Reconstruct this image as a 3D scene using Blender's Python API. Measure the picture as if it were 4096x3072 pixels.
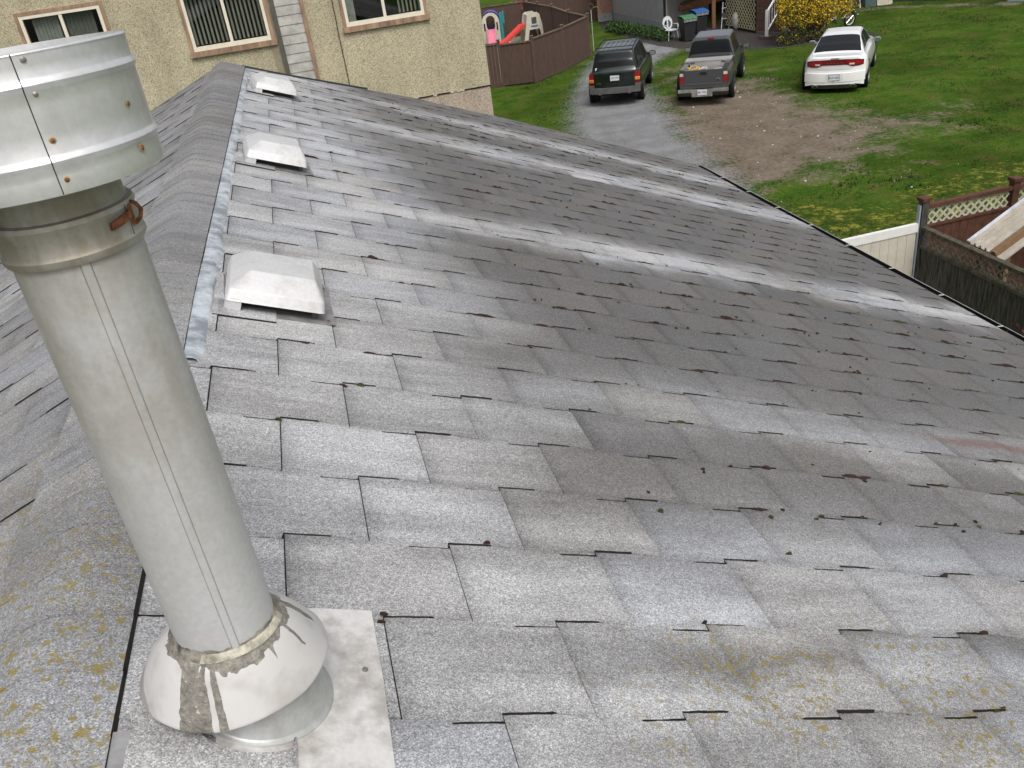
import bpy, bmesh, math, random
from mathutils import Vector, Matrix, noise
PI = math.pi; R = math.radians
random.seed(7)
scene = bpy.context.scene
for o in list(bpy.data.objects): bpy.data.objects.remove(o)
COL = scene.collection

# ---------------------------------------------------------------- camera, sky, sun
CAMZ = 6.7
cam_d = bpy.data.cameras.new("camera"); cam = bpy.data.objects.new("camera", cam_d); COL.objects.link(cam)
th, ro = 0.511, 0.1437
fw = Vector((0, math.cos(th), -math.sin(th))); rt = Vector((1, 0, 0)); dn = fw.cross(rt)
cx_ = rt*math.cos(ro) + dn*math.sin(ro); cy_ = -rt*math.sin(ro) + dn*math.cos(ro)
m = Matrix((cx_, -cy_, -fw)).transposed().to_4x4(); m.translation = (0, 0, CAMZ)
cam.matrix_world = m
cam_d.sensor_width = 36; cam_d.lens = 3449.6/4096*36; cam_d.clip_start = .05; cam_d.clip_end = 800
scene.camera = cam

SUN_EL, SUN_AZ = R(57), R(163)      # azimuth clockwise from +Y
w = bpy.data.worlds.new("World"); scene.world = w; w.use_nodes = True
nt = w.node_tree; nt.nodes.clear()
sky = nt.nodes.new("ShaderNodeTexSky"); sky.sky_type = 'NISHITA'; sky.sun_disc = False
sky.sun_elevation = SUN_EL; sky.sun_rotation = SUN_AZ; sky.air_density = 1.0; sky.dust_density = 5.0; sky.ozone_density = .6
hsv = nt.nodes.new("ShaderNodeHueSaturation"); hsv.inputs['Saturation'].default_value = .35
bg = nt.nodes.new("ShaderNodeBackground"); bg.inputs['Strength'].default_value = .15
wo = nt.nodes.new("ShaderNodeOutputWorld")
nt.links.new(sky.outputs[0], hsv.inputs['Color']); nt.links.new(hsv.outputs[0], bg.inputs[0]); nt.links.new(bg.outputs[0], wo.inputs[0])
sun_d = bpy.data.lights.new("sun", 'SUN'); sun_d.energy = 1.35; sun_d.angle = R(22); sun_d.color = (1, .975, .94)
sun = bpy.data.objects.new("sun", sun_d); COL.objects.link(sun)
sdir = Vector((math.sin(SUN_AZ)*math.cos(SUN_EL), math.cos(SUN_AZ)*math.cos(SUN_EL), math.sin(SUN_EL)))
sun.rotation_euler = sdir.to_track_quat('Z', 'Y').to_euler(); sun.location = (0, 0, 30)
scene.view_settings.view_transform = 'Standard'; scene.view_settings.look = 'None'
scene.view_settings.exposure = 0.0; scene.view_settings.gamma = 1
scene.cycles.max_bounces = 6

# ---------------------------------------------------------------- materials
class NT:
    def __init__(s, name):
        s.m = bpy.data.materials.new(name); s.m.use_nodes = True; s.t = s.m.node_tree
        s.b = s.t.nodes['Principled BSDF']
        s.tc = s.t.nodes.new('ShaderNodeTexCoord')
    def n(s, typ, **kw):
        x = s.t.nodes.new(typ)
        for k, v in kw.items(): setattr(x, k, v)
        return x
    def l(s, a, b): s.t.links.new(a, b)
    def noise(s, scale, detail=4, rough=.6, vec=None, mapscale=None):
        x = s.n('ShaderNodeTexNoise'); x.inputs['Scale'].default_value = scale
        x.inputs['Detail'].default_value = detail; x.inputs['Roughness'].default_value = rough
        v = vec or s.tc.outputs['Object']
        if mapscale:
            mp = s.n('ShaderNodeMapping'); mp.inputs['Scale'].default_value = mapscale; s.l(v, mp.inputs[0]); v = mp.outputs[0]
        s.l(v, x.inputs['Vector']); return x.outputs['Fac']
    def ramp(s, fac, stops):
        x = s.n('ShaderNodeValToRGB'); e = x.color_ramp.elements
        while len(e) < len(stops): e.new(.5)
        for k, (p, c) in enumerate(stops):
            e[k].position = p; e[k].color = (*c, 1) if isinstance(c, tuple) else (c, c, c, 1)
        s.l(fac, x.inputs[0]); return x.outputs[0]
    def math(s, op, a, b=None, clamp=False):
        x = s.n('ShaderNodeMath', operation=op, use_clamp=clamp)
        for k, v in enumerate((a, b)):
            if v is None: continue
            if isinstance(v, (int, float)): x.inputs[k].default_value = v
            else: s.l(v, x.inputs[k])
        return x.outputs[0]
    def mix(s, f, a, b, bt='MIX'):
        x = s.n('ShaderNodeMix', data_type='RGBA', blend_type=bt)
        for v, k in ((f, 0), (a, 6), (b, 7)):
            if isinstance(v, (int, float)): x.inputs[k].default_value = v
            elif isinstance(v, tuple): x.inputs[k].default_value = (*v, 1)
            else: s.l(v, x.inputs[k])
        return x.outputs[2]
    def bump(s, h, dist=.01, st=1.0):
        x = s.n('ShaderNodeBump'); x.inputs['Distance'].default_value = dist; x.inputs['Strength'].default_value = st
        s.l(h, x.inputs['Height']); s.l(x.outputs[0], s.b.inputs['Normal'])
    def col(s, c):
        if isinstance(c, tuple): s.b.inputs['Base Color'].default_value = (*c, 1)
        else: s.l(c, s.b.inputs['Base Color'])
    def p(s, rough=None, metal=None, spec=None):
        if rough is not None: s.b.inputs['Roughness'].default_value = rough
        if metal is not None: s.b.inputs['Metallic'].default_value = metal
        if spec is not None: s.b.inputs['Specular IOR Level'].default_value = spec
MATS = {}
def simple(name, c, rough=.6, metal=0, var=.15, scale=8, spec=None, bump=0, stretch=None):
    if name in MATS: return MATS[name]
    t = NT(name)
    f = t.noise(scale, 5, .6, mapscale=stretch)
    lo = tuple(max(0, v*(1-var*1.6)) for v in c); hi = tuple(min(1, v*(1+var)) for v in c)
    t.col(t.ramp(f, [(.3, lo), (.7, hi)])); t.p(rough, metal, spec)
    if bump: t.bump(f, bump)
    MATS[name] = t.m; return t.m

def shingle_mat(name, side):
    t = NT(name); oc = t.tc.outputs['Object']
    sx = t.n('ShaderNodeSeparateXYZ'); t.l(oc, sx.inputs[0])
    wob = t.noise(1.1, 3, .6); wob2 = t.noise(7, 3, .6)
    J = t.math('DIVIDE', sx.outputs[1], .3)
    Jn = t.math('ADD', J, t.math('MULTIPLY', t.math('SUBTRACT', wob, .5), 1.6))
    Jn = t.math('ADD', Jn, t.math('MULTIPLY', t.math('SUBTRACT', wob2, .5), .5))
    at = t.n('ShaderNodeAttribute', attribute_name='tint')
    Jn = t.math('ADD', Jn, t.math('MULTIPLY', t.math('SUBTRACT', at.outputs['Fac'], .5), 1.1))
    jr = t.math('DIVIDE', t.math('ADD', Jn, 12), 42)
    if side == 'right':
        st = [(-12, .8), (-3.5, .85), (-3.12, .32), (-2.75, .78), (-2.0, .8), (-1.3, .5), (-.3, .26), (.7, .68), (1.6, .6), (2.9, .16), (8.1, .06), (9.1, .9),  # wash bands, plus one narrow dark stop painting the shade of a roof wave
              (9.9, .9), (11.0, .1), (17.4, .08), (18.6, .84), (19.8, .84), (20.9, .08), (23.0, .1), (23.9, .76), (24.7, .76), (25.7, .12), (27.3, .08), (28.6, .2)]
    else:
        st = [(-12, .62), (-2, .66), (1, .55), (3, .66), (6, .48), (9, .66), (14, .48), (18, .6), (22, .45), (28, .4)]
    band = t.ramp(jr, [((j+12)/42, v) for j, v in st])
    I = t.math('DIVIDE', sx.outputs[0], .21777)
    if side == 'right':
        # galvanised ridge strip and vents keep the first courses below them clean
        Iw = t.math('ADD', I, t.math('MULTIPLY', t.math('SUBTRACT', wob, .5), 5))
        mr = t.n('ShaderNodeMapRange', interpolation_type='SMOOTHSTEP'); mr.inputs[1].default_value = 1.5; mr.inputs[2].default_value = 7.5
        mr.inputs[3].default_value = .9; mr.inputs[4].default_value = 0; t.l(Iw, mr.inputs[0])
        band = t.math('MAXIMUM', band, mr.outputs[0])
    strk = t.noise(1.0, 4, .65, mapscale=(.9, 5, 1)); band = t.math('MULTIPLY', band, t.ramp(strk, [(.3, .62), (.6, 1.08)]))
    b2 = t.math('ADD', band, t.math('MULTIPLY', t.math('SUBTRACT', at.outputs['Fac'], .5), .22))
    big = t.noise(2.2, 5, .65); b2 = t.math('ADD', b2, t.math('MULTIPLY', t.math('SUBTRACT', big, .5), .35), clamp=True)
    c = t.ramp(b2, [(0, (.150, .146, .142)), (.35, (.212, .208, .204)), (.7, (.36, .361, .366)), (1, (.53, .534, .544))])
    # warm / cool batches
    at2 = t.n('ShaderNodeAttribute', attribute_name='hue')
    c = t.mix(.9, c, t.ramp(at2.outputs['Fac'], [(0, (.975, 1.0, 1.045)), (1, (1.015, 1.0, .97))]), 'MULTIPLY')
    if side != 'cap':      # grime gathered under each butt edge and along the slots
        row = t.math('CEIL', J); Ia = I if side == 'right' else t.math('MULTIPLY', I, -1)
        sfr = t.math('FRACT', t.math('DIVIDE', t.math('SUBTRACT', t.math('ADD', Ia, t.math('MULTIPLY', t.math('SUBTRACT', wob2, .5), .12)), row), 2))
        tfr = t.math('FRACT', t.math('ADD', J, t.math('MULTIPLY', t.math('SUBTRACT', wob2, .5), .12)))
        gs = t.ramp(sfr, [(0, .66), (.05, .8), (.16, 1.0), (.9, 1.0), (1, .9)]); gt = t.ramp(tfr, [(0, .93), (.08, 1.0), (.86, 1.0), (1, .86)])
        c = t.mix(.85, c, gs, 'MULTIPLY'); c = t.mix(1, c, gt, 'MULTIPLY')
    vor = t.n('ShaderNodeTexVoronoi'); vor.inputs['Scale'].default_value = 390; t.l(oc, vor.inputs['Vector'])
    sv = t.n('ShaderNodeSeparateColor'); t.l(vor.outputs['Color'], sv.inputs[0])
    g = t.ramp(sv.outputs[0], [(0, .5), (.5, .93), (.85, 1.18), (1, 1.6)])
    g2 = t.ramp(t.noise(75, 3, .7), [(.3, .84), (.7, 1.14)])
    c = t.mix(1, c, g, 'MULTIPLY'); c = t.mix(1, c, g2, 'MULTIPLY')
    # lichen
    ln = t.noise(40, 4, .65); lm = t.noise(3.2, 2, .5)
    lich = t.math('MULTIPLY', t.ramp(ln, [(.545, 0.0), (.61, 1.0)]), t.ramp(lm, [(.40, 0.0), (.55, 1.0)] if side == 'right' else [(.2, 0.0), (.4, 1.0)]))
    jm = t.n('ShaderNodeMapRange'); t.l(J, jm.inputs[0])
    jm.inputs[1].default_value = -2.6; jm.inputs[2].default_value = -3.4
    im = t.n('ShaderNodeMapRange'); t.l(I if side == 'right' else t.math('MULTIPLY', I, -1), im.inputs[0])
    im.inputs[1].default_value = 2.6 if side == 'right' else -3; im.inputs[2].default_value = 5 if side == 'right' else -2
    reg = t.math('MULTIPLY', jm.outputs[0], im.outputs[0])
    if side != 'right':
        jm.inputs[1].default_value = 1.0 if side == 'left' else 7.5; jm.inputs[2].default_value = -2 if side == 'left' else 5.0
    lich = t.math('MULTIPLY', t.math('MULTIPLY', lich, reg), .8)
    c = t.mix(lich, c, (.265, .20, .03))
    if side == 'right':
        rx = t.math('MULTIPLY', t.ramp(t.math('DIVIDE', I, 30), [(.44, 0.0), (.49, 1.0), (.58, 1.0), (.66, 0.0)]), t.ramp(t.math('DIVIDE', t.math('ADD', J, t.math('MULTIPLY', wob2, .3)), 4), [(.36, 0.0), (.40, 1.0), (.42, 1.0), (.47, 0.0)]))
        c = t.mix(t.math('MULTIPLY', rx, .55), c, (.17, .075, .06))
    t.col(c); t.p(.93, 0, .25)
    h = t.math('ADD', sv.outputs[0], t.math('MULTIPLY', t.noise(75, 3, .7), 1.5)); t.bump(h, .0018, .8)
    return t.m
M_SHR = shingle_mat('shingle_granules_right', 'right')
M_SHL = shingle_mat('shingle_granules_left', 'left')
M_SHC = shingle_mat('shingle_granules_cap', 'cap')
M_EDGE = simple('shingle_edge_asphalt', (.028, .022, .018), .95, var=.3, scale=60)
M_UNDER = simple('dirty_underlay', (.02, .016, .013), .95, var=.4, scale=60)

def metal_mat(name, c, stain, rough=.42, metal=.75, st=.5, lo=.45, zmask=None):
    t = NT(name)
    a = t.noise(5, 6, .65); b = t.noise(3, 4, .6, mapscale=(6, 6, 1)); sp = t.noise(90, 3, .6)
    f = t.ramp(t.math('MULTIPLY', a, t.math('ADD', b, .5)), [(lo, 0.0), (lo+.22, 1.0)])
    if zmask:
        sx = t.n('ShaderNodeSeparateXYZ'); t.l(t.tc.outputs['Object'], sx.inputs[0]); mr = t.n('ShaderNodeMapRange'); mr.inputs[1].default_value = zmask[0]; mr.inputs[2].default_value = zmask[1]; mr.inputs[3].default_value = .12; t.l(sx.outputs[2], mr.inputs[0]); f = t.math('MULTIPLY', f, mr.outputs[0])
    cc = t.mix(t.math('MULTIPLY', f, st), c, stain)
    cc = t.mix(1, cc, t.ramp(sp, [(.3, .93), (.7, 1.05)]), 'MULTIPLY')
    t.col(cc); t.p(rough, metal)
    t.l(t.ramp(a, [(.3, rough-.08), (.7, rough+.14)]), t.b.inputs['Roughness'])
    t.bump(t.noise(4, 3, .5), .004, .5)
    return t.m
M_PIPE = metal_mat('galvanised_pipe', (.62, .62, .615), (.40, .365, .31), .48, .35, .7, .36, zmask=(.35, .8))
M_CAP = metal_mat('galvanised_cap', (.82, .82, .82), (.62, .60, .56), .30, .6, .35)
M_BAND = metal_mat('stained_band', (.56, .54, .49), (.3, .26, .19), .5, .6, .8, .38)
M_PLATE = metal_mat('weathered_sheet', (.70, .685, .665), (.33, .30, .265), .55, .2, .75, .42)
M_CONE = metal_mat('cone_metal', (.56, .57, .56), (.34, .33, .31), .42, .45, .5, .46)
M_COLLAR = metal_mat('collar_sheet', (.74, .73, .71), (.5, .46, .42), .5, .35, .5, .46)
M_CAULK = simple('old_sealant', (.25, .23, .195), .8, var=.55, scale=40, bump=.004)
M_CAULKL = simple('pale_sealant', (.5, .47, .38), .75, var=.35, scale=50, bump=.003)
M_RUST = simple('rust', (.23, .09, .035), .9, var=.5, scale=90)
M_SCREW = simple('screw_dull', (.33, .31, .27), .5, .7, var=.3, scale=200)
M_DARKIN = simple('dark_inside', (.10, .085, .08), .8, var=.3)
M_VENT = metal_mat('vent_metal', (.68, .68, .68), (.46, .44, .42), .5, .3, .5, .46)
M_FLANGE = metal_mat('flange_metal', (.45, .45, .45), (.25, .24, .23), .55, .5, .8, .36)
M_STRIP = metal_mat('ridge_strip', (.72, .77, .82), (.26, .28, .31), .4, .35, .9, .40)
M_BLACK = simple('black_plastic', (.012, .012, .012), .6, var=.3)
M_SCREEN = simple('vent_screen', (.05, .05, .05), .7, var=.3, scale=300)

# ---------------------------------------------------------------- mesh helpers
class MB:
    def __init__(s): s.v = []; s.f = []; s.mi = []; s.mats = []; s.attr = {}
    def mat(s, m):
        if m not in s.mats: s.mats.append(m)
        return s.mats.index(m)
    def add(s, vs, fs, m=None):
        k = len(s.v); s.v += [tuple(p) for p in vs]; i = s.mat(m) if m else 0
        s.f += [tuple(q+k for q in f) for f in fs]; s.mi += [i]*len(fs)
    def box(s, x0, x1, y0, y1, z0, z1, m=None, T=None):
        vs = [(x, y, z) for z in (z0, z1) for y in (y0, y1) for x in (x0, x1)]
        if T: vs = [T @ Vector(p) for p in vs]
        s.add(vs, [(0, 2, 3, 1), (4, 5, 7, 6), (0, 1, 5, 4), (2, 6, 7, 3), (0, 4, 6, 2), (1, 3, 7, 5)], m)
    def bar(s, a, b, w_, h_, m=None, up=Vector((0, 0, 1))):
        a = Vector(a); b = Vector(b); d = (b-a).normalized()
        if abs(d.dot(up)) > .98: up = Vector((0, 1, 0))
        x = d.cross(up).normalized(); z = x.cross(d)
        vs = [p + x*sx*w_/2 + z*sz*h_/2 for p in (a, b) for sx, sz in ((-1, -1), (1, -1), (1, 1), (-1, 1))]
        s.add(vs, [(0, 1, 2, 3), (7, 6, 5, 4), (0, 4, 5, 1), (1, 5, 6, 2), (2, 6, 7, 3), (3, 7, 4, 0)], m)
    def tube(s, pts, r, n=8, m=None, cap=True):
        pts = [Vector(p) for p in pts]; rs = r if isinstance(r, (list, tuple)) else [r]*len(pts)
        k = len(s.v); prev = None; vs = []
        for i, p in enumerate(pts):
            d = (pts[min(i+1, len(pts)-1)] - pts[max(i-1, 0)]).normalized()
            if prev is None:
                u = d.cross(Vector((0, 0, 1)) if abs(d.z) < .9 else Vector((1, 0, 0))).normalized()
            else: u = (prev - d*prev.dot(d)).normalized()
            prev = u; v = d.cross(u)
            vs += [p + (u*math.cos(a) + v*math.sin(a))*rs[i] for a in (2*PI*q/n for q in range(n))]
        fs = [(i*n+q, i*n+(q+1) % n, (i+1)*n+(q+1) % n, (i+1)*n+q) for i in range(len(pts)-1) for q in range(n)]
        if cap: fs += [tuple(range(n-1, -1, -1)), tuple((len(pts)-1)*n+q for q in range(n))]
        s.add(vs, fs, m)
    def lathe(s, prof, n=64, m=None, close=False, T=None):
        vs = []
        for (r, z) in prof:
            for q in range(n):
                a = 2*PI*q/n; p = Vector((r*math.cos(a), r*math.sin(a), z)); vs.append(T @ p if T else p)
        fs = [(i*n+q, i*n+(q+1) % n, (i+1)*n+(q+1) % n, (i+1)*n+q) for i in range(len(prof)-1) for q in range(n)]
        if close: fs += [tuple(range(n-1, -1, -1)), tuple((len(prof)-1)*n+q for q in range(n))]
        s.add(vs, fs, m)
    def prism(s, poly, z0, z1, m=None, T=None, mside=None):
        n = len(poly); vs = [Vector((x, y, z0)) for x, y in poly] + [Vector((x, y, z1)) for x, y in poly]
        if T: vs = [T @ p for p in vs]
        k = len(s.v); s.v += [tuple(p) for p in vs]
        i1 = s.mat(m) if m else 0; i2 = s.mat(mside) if mside else i1
        s.f += [tuple(k+q for q in range(n-1, -1, -1)), tuple(k+n+q for q in range(n))]; s.mi += [i2, i1]
        for q in range(n): s.f.append((k+q, k+(q+1) % n, k+n+(q+1) % n, k+n+q)); s.mi.append(i2)
    def grid(s, pts, m=None, wrap=False):
        nr = len(pts); nc = len(pts[0]); vs = [p for r in pts for p in r]
        fs = [(i*nc+j, i*nc+(j+1) % nc, (i+1)*nc+(j+1) % nc, (i+1)*nc+j) for i in range(nr-1) for j in range(nc if wrap else nc-1)]
        s.add(vs, fs, m)
    def build(s, name, m=None, parent=None, smooth=None, loc=None, rot=None):
        me = bpy.data.meshes.new(name); me.from_pydata([tuple(p) for p in s.v], [], s.f)
        for k in (s.mats or [m]): me.materials.append(k)
        if s.mats:
            for p, i in zip(me.polygons, s.mi): p.material_index = i
        for nm, vals in s.attr.items():
            a = me.attributes.new(nm, 'FLOAT', 'FACE'); a.data.foreach_set('value', vals)
        bm = bmesh.new(); bm.from_mesh(me); bmesh.ops.recalc_face_normals(bm, faces=bm.faces); bm.to_mesh(me); bm.free()
        if smooth:
            me.shade_smooth(); me.set_sharp_from_angle(angle=R(smooth))
        me.update(); o = bpy.data.objects.new(name, me); COL.objects.link(o)
        if parent: o.parent = parent
        if loc: o.location = loc
        if rot: o.rotation_euler = rot
        return o
def tag(o, label=None, cat=None, group=None, kind=None):
    if label: o['label'] = label
    if cat: o['category'] = cat
    if group: o['group'] = group
    if kind: o['kind'] = kind
    return o
def thing(name, label, cat, loc=(0, 0, 0), rz=0, group=None):
    o = bpy.data.objects.new(name, None); o.empty_display_size = .2; COL.objects.link(o); o.location = loc; o.rotation_euler = (0, 0, rz)
    return tag(o, label, cat, group)
def text_part(s, size, m, name, parent, loc, rot, ext=.002, sx=1):
    cu = bpy.data.curves.new('lettering', 'FONT'); cu.body = s; cu.size = size; cu.align_x = 'CENTER'; cu.align_y = 'CENTER'; cu.extrude = ext
    tmp = bpy.data.objects.new('lettering', cu); COL.objects.link(tmp)
    dg = bpy.context.evaluated_depsgraph_get(); me = bpy.data.meshes.new_from_object(tmp.evaluated_get(dg))
    bpy.data.objects.remove(tmp); me.materials.clear(); me.materials.append(m)
    o = bpy.data.objects.new(name, me); COL.objects.link(o); o.parent = parent; o.location = loc; o.rotation_euler = rot; o.scale = (sx, 1, 1)
    return o

# ---------------------------------------------------------------- house frame
HR = .1824                       # the ridge runs 10.45 degrees left of the view direction
PHI = .393; U = .7259*.3; V = .3
C0 = Vector((-.2975, 2.450, 5.378))     # lattice origin on the right slope, house frame
CF, SF = math.cos(PHI), math.sin(PHI)
def RP(i, j, n=0): return Vector((C0.x + i*U*CF + n*SF, C0.y + j*V, C0.z - i*U*SF + n*CF))
IR = -2.1                        # crest column
CREST = RP(IR, 0)
def hw(x, y, z=0):               # house frame -> world
    c, s = math.cos(HR), math.sin(HR); return Vector((x*c - y*s, x*s + y*c, z))
house = thing('house', 'low grey shingled gable roof house in the foreground under the camera', 'house', (0, 0, 0), HR)

def far_edge(i):
    pts = [(-3, 25.2), (1, 25.9), (4, 26.9), (7, 27.9), (13, 28.6), (27, 28.1)]
    for (a, b), (c, d) in zip(pts, pts[1:]):
        if i <= c: return b + (d-b)*max(0, (i-a))/(c-a)
    return pts[-1][1]
def build_tiles(name, mat, sgn, imin, imax, jmin, jmax, edge, loc, rot, ioff=0, hole=None):
    b = MB(); tint = []; hue = []; rnd = random.Random(3 + sgn)
    mt, me_ = b.mat(mat), b.mat(M_EDGE)
    def und(i, j): return .0035*noise.noise(Vector((i*.35, j*.6, sgn*9))) + .004*math.sin(j*2*PI/8.2)
    for Rw in range(jmin, jmax+1):
        for i0 in range(int(imin)-3, int(imax)+2):
            if (i0 - Rw) % 2: continue
            if i0+2 <= imin or i0 >= imax: continue
            g, f = (.0095 if Rw < 0 else .012) + .0005*max(0, i0) + .0013*max(0, Rw+1) + rnd.uniform(-.003, .003), .0009; g = g*(1.5 if sgn < 0 else 1); g1 = g*.75; g = g*1.15
            jt = lambda a=.01: rnd.uniform(-a, a)
            off = jt(.02)
            def edge_pts(lst):
                out = []
                for (s1, d1, q1), (s2, d2, q2) in zip(lst, lst[1:]):
                    out.append((s1, d1, q1)); n_ = max(1, int(round(abs(s2-s1)/.09)))
                    for e in range(1, n_): t = e/n_; out.append((s1+(s2-s1)*t, d1+(d2-d1)*t, q1+(q2-q1)*t))
                out.append(lst[-1]); return out
            top = edge_pts([(2, -.08, g), (1.5, -.078, g), (1.48, -.078, f), (1, -.038, f), (.57, -.002, f), (.55, 0, g1), (.02, 0, g1)])
            bot = edge_pts([(.02, -.038, f), (.48, -.08, f), (.5, -.08, g), (.99, -.08, g), (1.01, 0, g1), (1.55, 0, g1), (1.57, 0, f), (2, -.038, f)])
            P = [(i0+s + (jt(.015) if 0.05 < s < 1.95 else 0), Rw - 1 + dj + gg + jt(.004 if gg > .006 else .0015)) for s, dj, gg in bot] + \
                [(i0+s + (jt(.015) if .05 < s < 1.95 else 0), Rw + dj - gg + jt(.004 if gg > .006 else .0015)) for s, dj, gg in top]
            if rnd.random() < .05:     # a tab that has slipped a little
                P = [(a, c + .012) for a, c in P]
            Q = []
            for (a, c) in P:
                a2 = min(max(a, imin), imax); c2 = min(c, edge(a2))
                if not Q or abs(a2-Q[-1][0]) + abs(c2-Q[-1][1]) > 1e-4: Q.append((a2, c2))
            if len(Q) > 1 and abs(Q[0][0]-Q[-1][0]) + abs(Q[0][1]-Q[-1][1]) < 1e-4: Q.pop()
            if len(Q) < 4: continue
            A = sum(Q[k][0]*Q[(k+1) % len(Q)][1] - Q[(k+1) % len(Q)][0]*Q[k][1] for k in range(len(Q)))/2
            if A < .05: continue
            if hole and hole(i0, Rw): continue
            lift = rnd.uniform(0, .0012); n = len(Q); k = len(b.v)
            for (a, c) in Q:
                s = (a-i0)/2; z = .0012 + .0048*s + lift + und(a, c)
                b.v.append((sgn*a*U, c*V, z))
            for (a, c) in Q: b.v.append((sgn*a*U, c*V, -.006 + und(a, c)))
            b.f.append(tuple(range(k, k+n))); b.mi.append(mt)
            for q in range(n):
                b.f.append((k+q, k+(q+1) % n, k+n+(q+1) % n, k+n+q))
                (xa, ya), (xb, yb) = Q[q], Q[(q+1) % n]
                sa, sb = xa-i0, xb-i0; topside = ya > Rw-.5
                hair = (.56 < min(sa, sb) and max(sa, sb) < 1.5) if topside else (max(sa, sb) < .49 or min(sa, sb) > 1.56)
                b.mi.append(mt if hair and abs(sa-sb) > .01 else me_)
            tv = min(1, max(0, rnd.gauss(.5, .22))); hv = rnd.random()
            tint += [tv]*(n+1); hue += [hv]*(n+1)
    b.attr = {'tint': tint, 'hue': hue}
    return b.build(name, None, house, loc=loc, rot=rot)
IMAX = 26.2
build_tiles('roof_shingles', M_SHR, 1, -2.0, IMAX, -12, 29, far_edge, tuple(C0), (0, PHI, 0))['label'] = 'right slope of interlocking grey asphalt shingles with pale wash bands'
LMAX = 28.2
build_tiles('roof_shingles', M_SHL, -1, .1, LMAX, -12, 26, lambda i: 25.4, tuple(CREST), (0, -PHI, 0))['label'] = 'left slope of grey asphalt shingles'
# decking slabs
b = MB()
es = [k*1.0 for k in range(-2, 27)]
poly = [(-2.1*U, -12.2*V), (IMAX*U, -12.2*V)] + [(min(i, IMAX)*U, (far_edge(i)-.08)*V) for i in [IMAX] + es[::-1]]
b.prism(poly, -.07, -.006, M_UNDER); b.build('roof_deck', None, house, loc=tuple(C0), rot=(0, PHI, 0))
b = MB(); b.prism([(0, -12.2*V), (0, 25.3*V), (-LMAX*U, 25.3*V), (-LMAX*U, -12.2*V)], -.07, -.006, M_UNDER)
b.build('roof_deck', None, house, loc=tuple(CREST), rot=(0, -PHI, 0))
# ridge cap: bent overlapping pieces
b = MB(); mt, me_ = b.mat(M_SHC), b.mat(M_EDGE); tint = []; hue = []
rnd = random.Random(5)
def crest_shift(j): return max(0, min(1, (j-3)/22))*.36
def cap_profile(j, lift):
    sh = crest_shift(j)*U*CF; pts = []
    for k in range(13):
        s = -.20 + .355*k/12
        x = CREST.x + sh + s*CF; dx = x - CREST.x; z = CREST.z - (math.sqrt(dx*dx + .028**2) - .028)*math.tan(PHI) + .012 + lift
        pts.append((x, C0.y + j*V, z))
    return pts
j = -12.0; expo = .52
while j < 25.3:
    j2 = min(j + expo + .06, 25.5); rows = []
    for q in range(4):
        jj = j + (j2-j)*q/3
        pr = cap_profile(jj, .0034*(1-q/3) + rnd.uniform(-.0006, .0006))
        rows.append(pr)
    k = len(b.v); n = 13
    for pr in rows: b.v += [tuple(p) for p in pr]
    b.v += [(x, y, z-.016) for x, y, z in rows[0]]; kb = k+4*n
    for r in range(3):
        for c in range(n-1): b.f.append((k+r*n+c, k+r*n+c+1, k+(r+1)*n+c+1, k+(r+1)*n+c)); b.mi.append(mt)
    for c in range(n-1): b.f.append((k+c, k+c+1, kb+c+1, kb+c)); b.mi.append(mt)
    nf = 3*(n-1) + (n-1)
    # edges
    for sd in (0, n-1):
        kk = len(b.v)
        b.v += [(rows[r][sd][0], rows[r][sd][1], rows[r][sd][2]-.022) for r in range(4)]
        for r in range(3): b.f.append((k+r*n+sd, k+(r+1)*n+sd, kk+r+1, kk+r)); b.mi.append(me_); nf += 1
    tv = rnd.gauss(.62, .12); tint += [tv]*nf; hue += [rnd.random()]*nf
    j += expo
b.attr = {'tint': tint, 'hue': hue}
b.build('ridge_cap', None, house, smooth=35)
# galvanised strip beside the cap
def strip(j0, j1, w0, w1, seed, lift=.012, m=None):
    b = MB(); rr = random.Random(seed); rows = []; n = max(4, int((j1-j0)/.35))
    for q in range(n+1):
        jj = j0 + (j1-j0)*q/n; t = q/n
        il = -1.52 + crest_shift(jj); wd = w0 + (w1-w0)*t + .05*noise.noise(Vector((jj*.9, seed, 0))) + (.06 if rr.random() < .12 else 0)
        if q == 0: wd *= .75
        row = []
        for c in range(7):
            s = c/6; z = lift + .007*math.sin(s*PI) + .005*noise.noise(Vector((jj*1.6, s*2, seed)))
            row.append(RP(il + wd*s + .1*s*0, jj, z if c < 6 else .001))
        rows.append(row)
    b.grid(rows, m or M_STRIP)
    return b.build('ridge_flashing', None, house, smooth=50)
strip(1.05, 4.2, .46, .42, 1); strip(4.1, 9.9, .40, .42, 2, .009); strip(9.7, 13.4, .33, .34, 3, .008); strip(13.2, 19.9, .36, .34, 4, .006); strip(19.9, 25.1, .34, .28, 5, .006)
strip(-9.0, -4.15, .32, .32, 6, .012, M_FLANGE)
# rake trim on the far edge
b = MB()
for a, c in zip([-1.2, .5, 2, 3.6], [.5, 2, 3.6, 5.2]):
    b.bar(RP(a, far_edge(a)+.05, .006), RP(c, far_edge(c)+.05, .006), .05, .035, None)
b.build('rake_trim', simple('dark_green_trim', (.03, .045, .04), .5), house)
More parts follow.
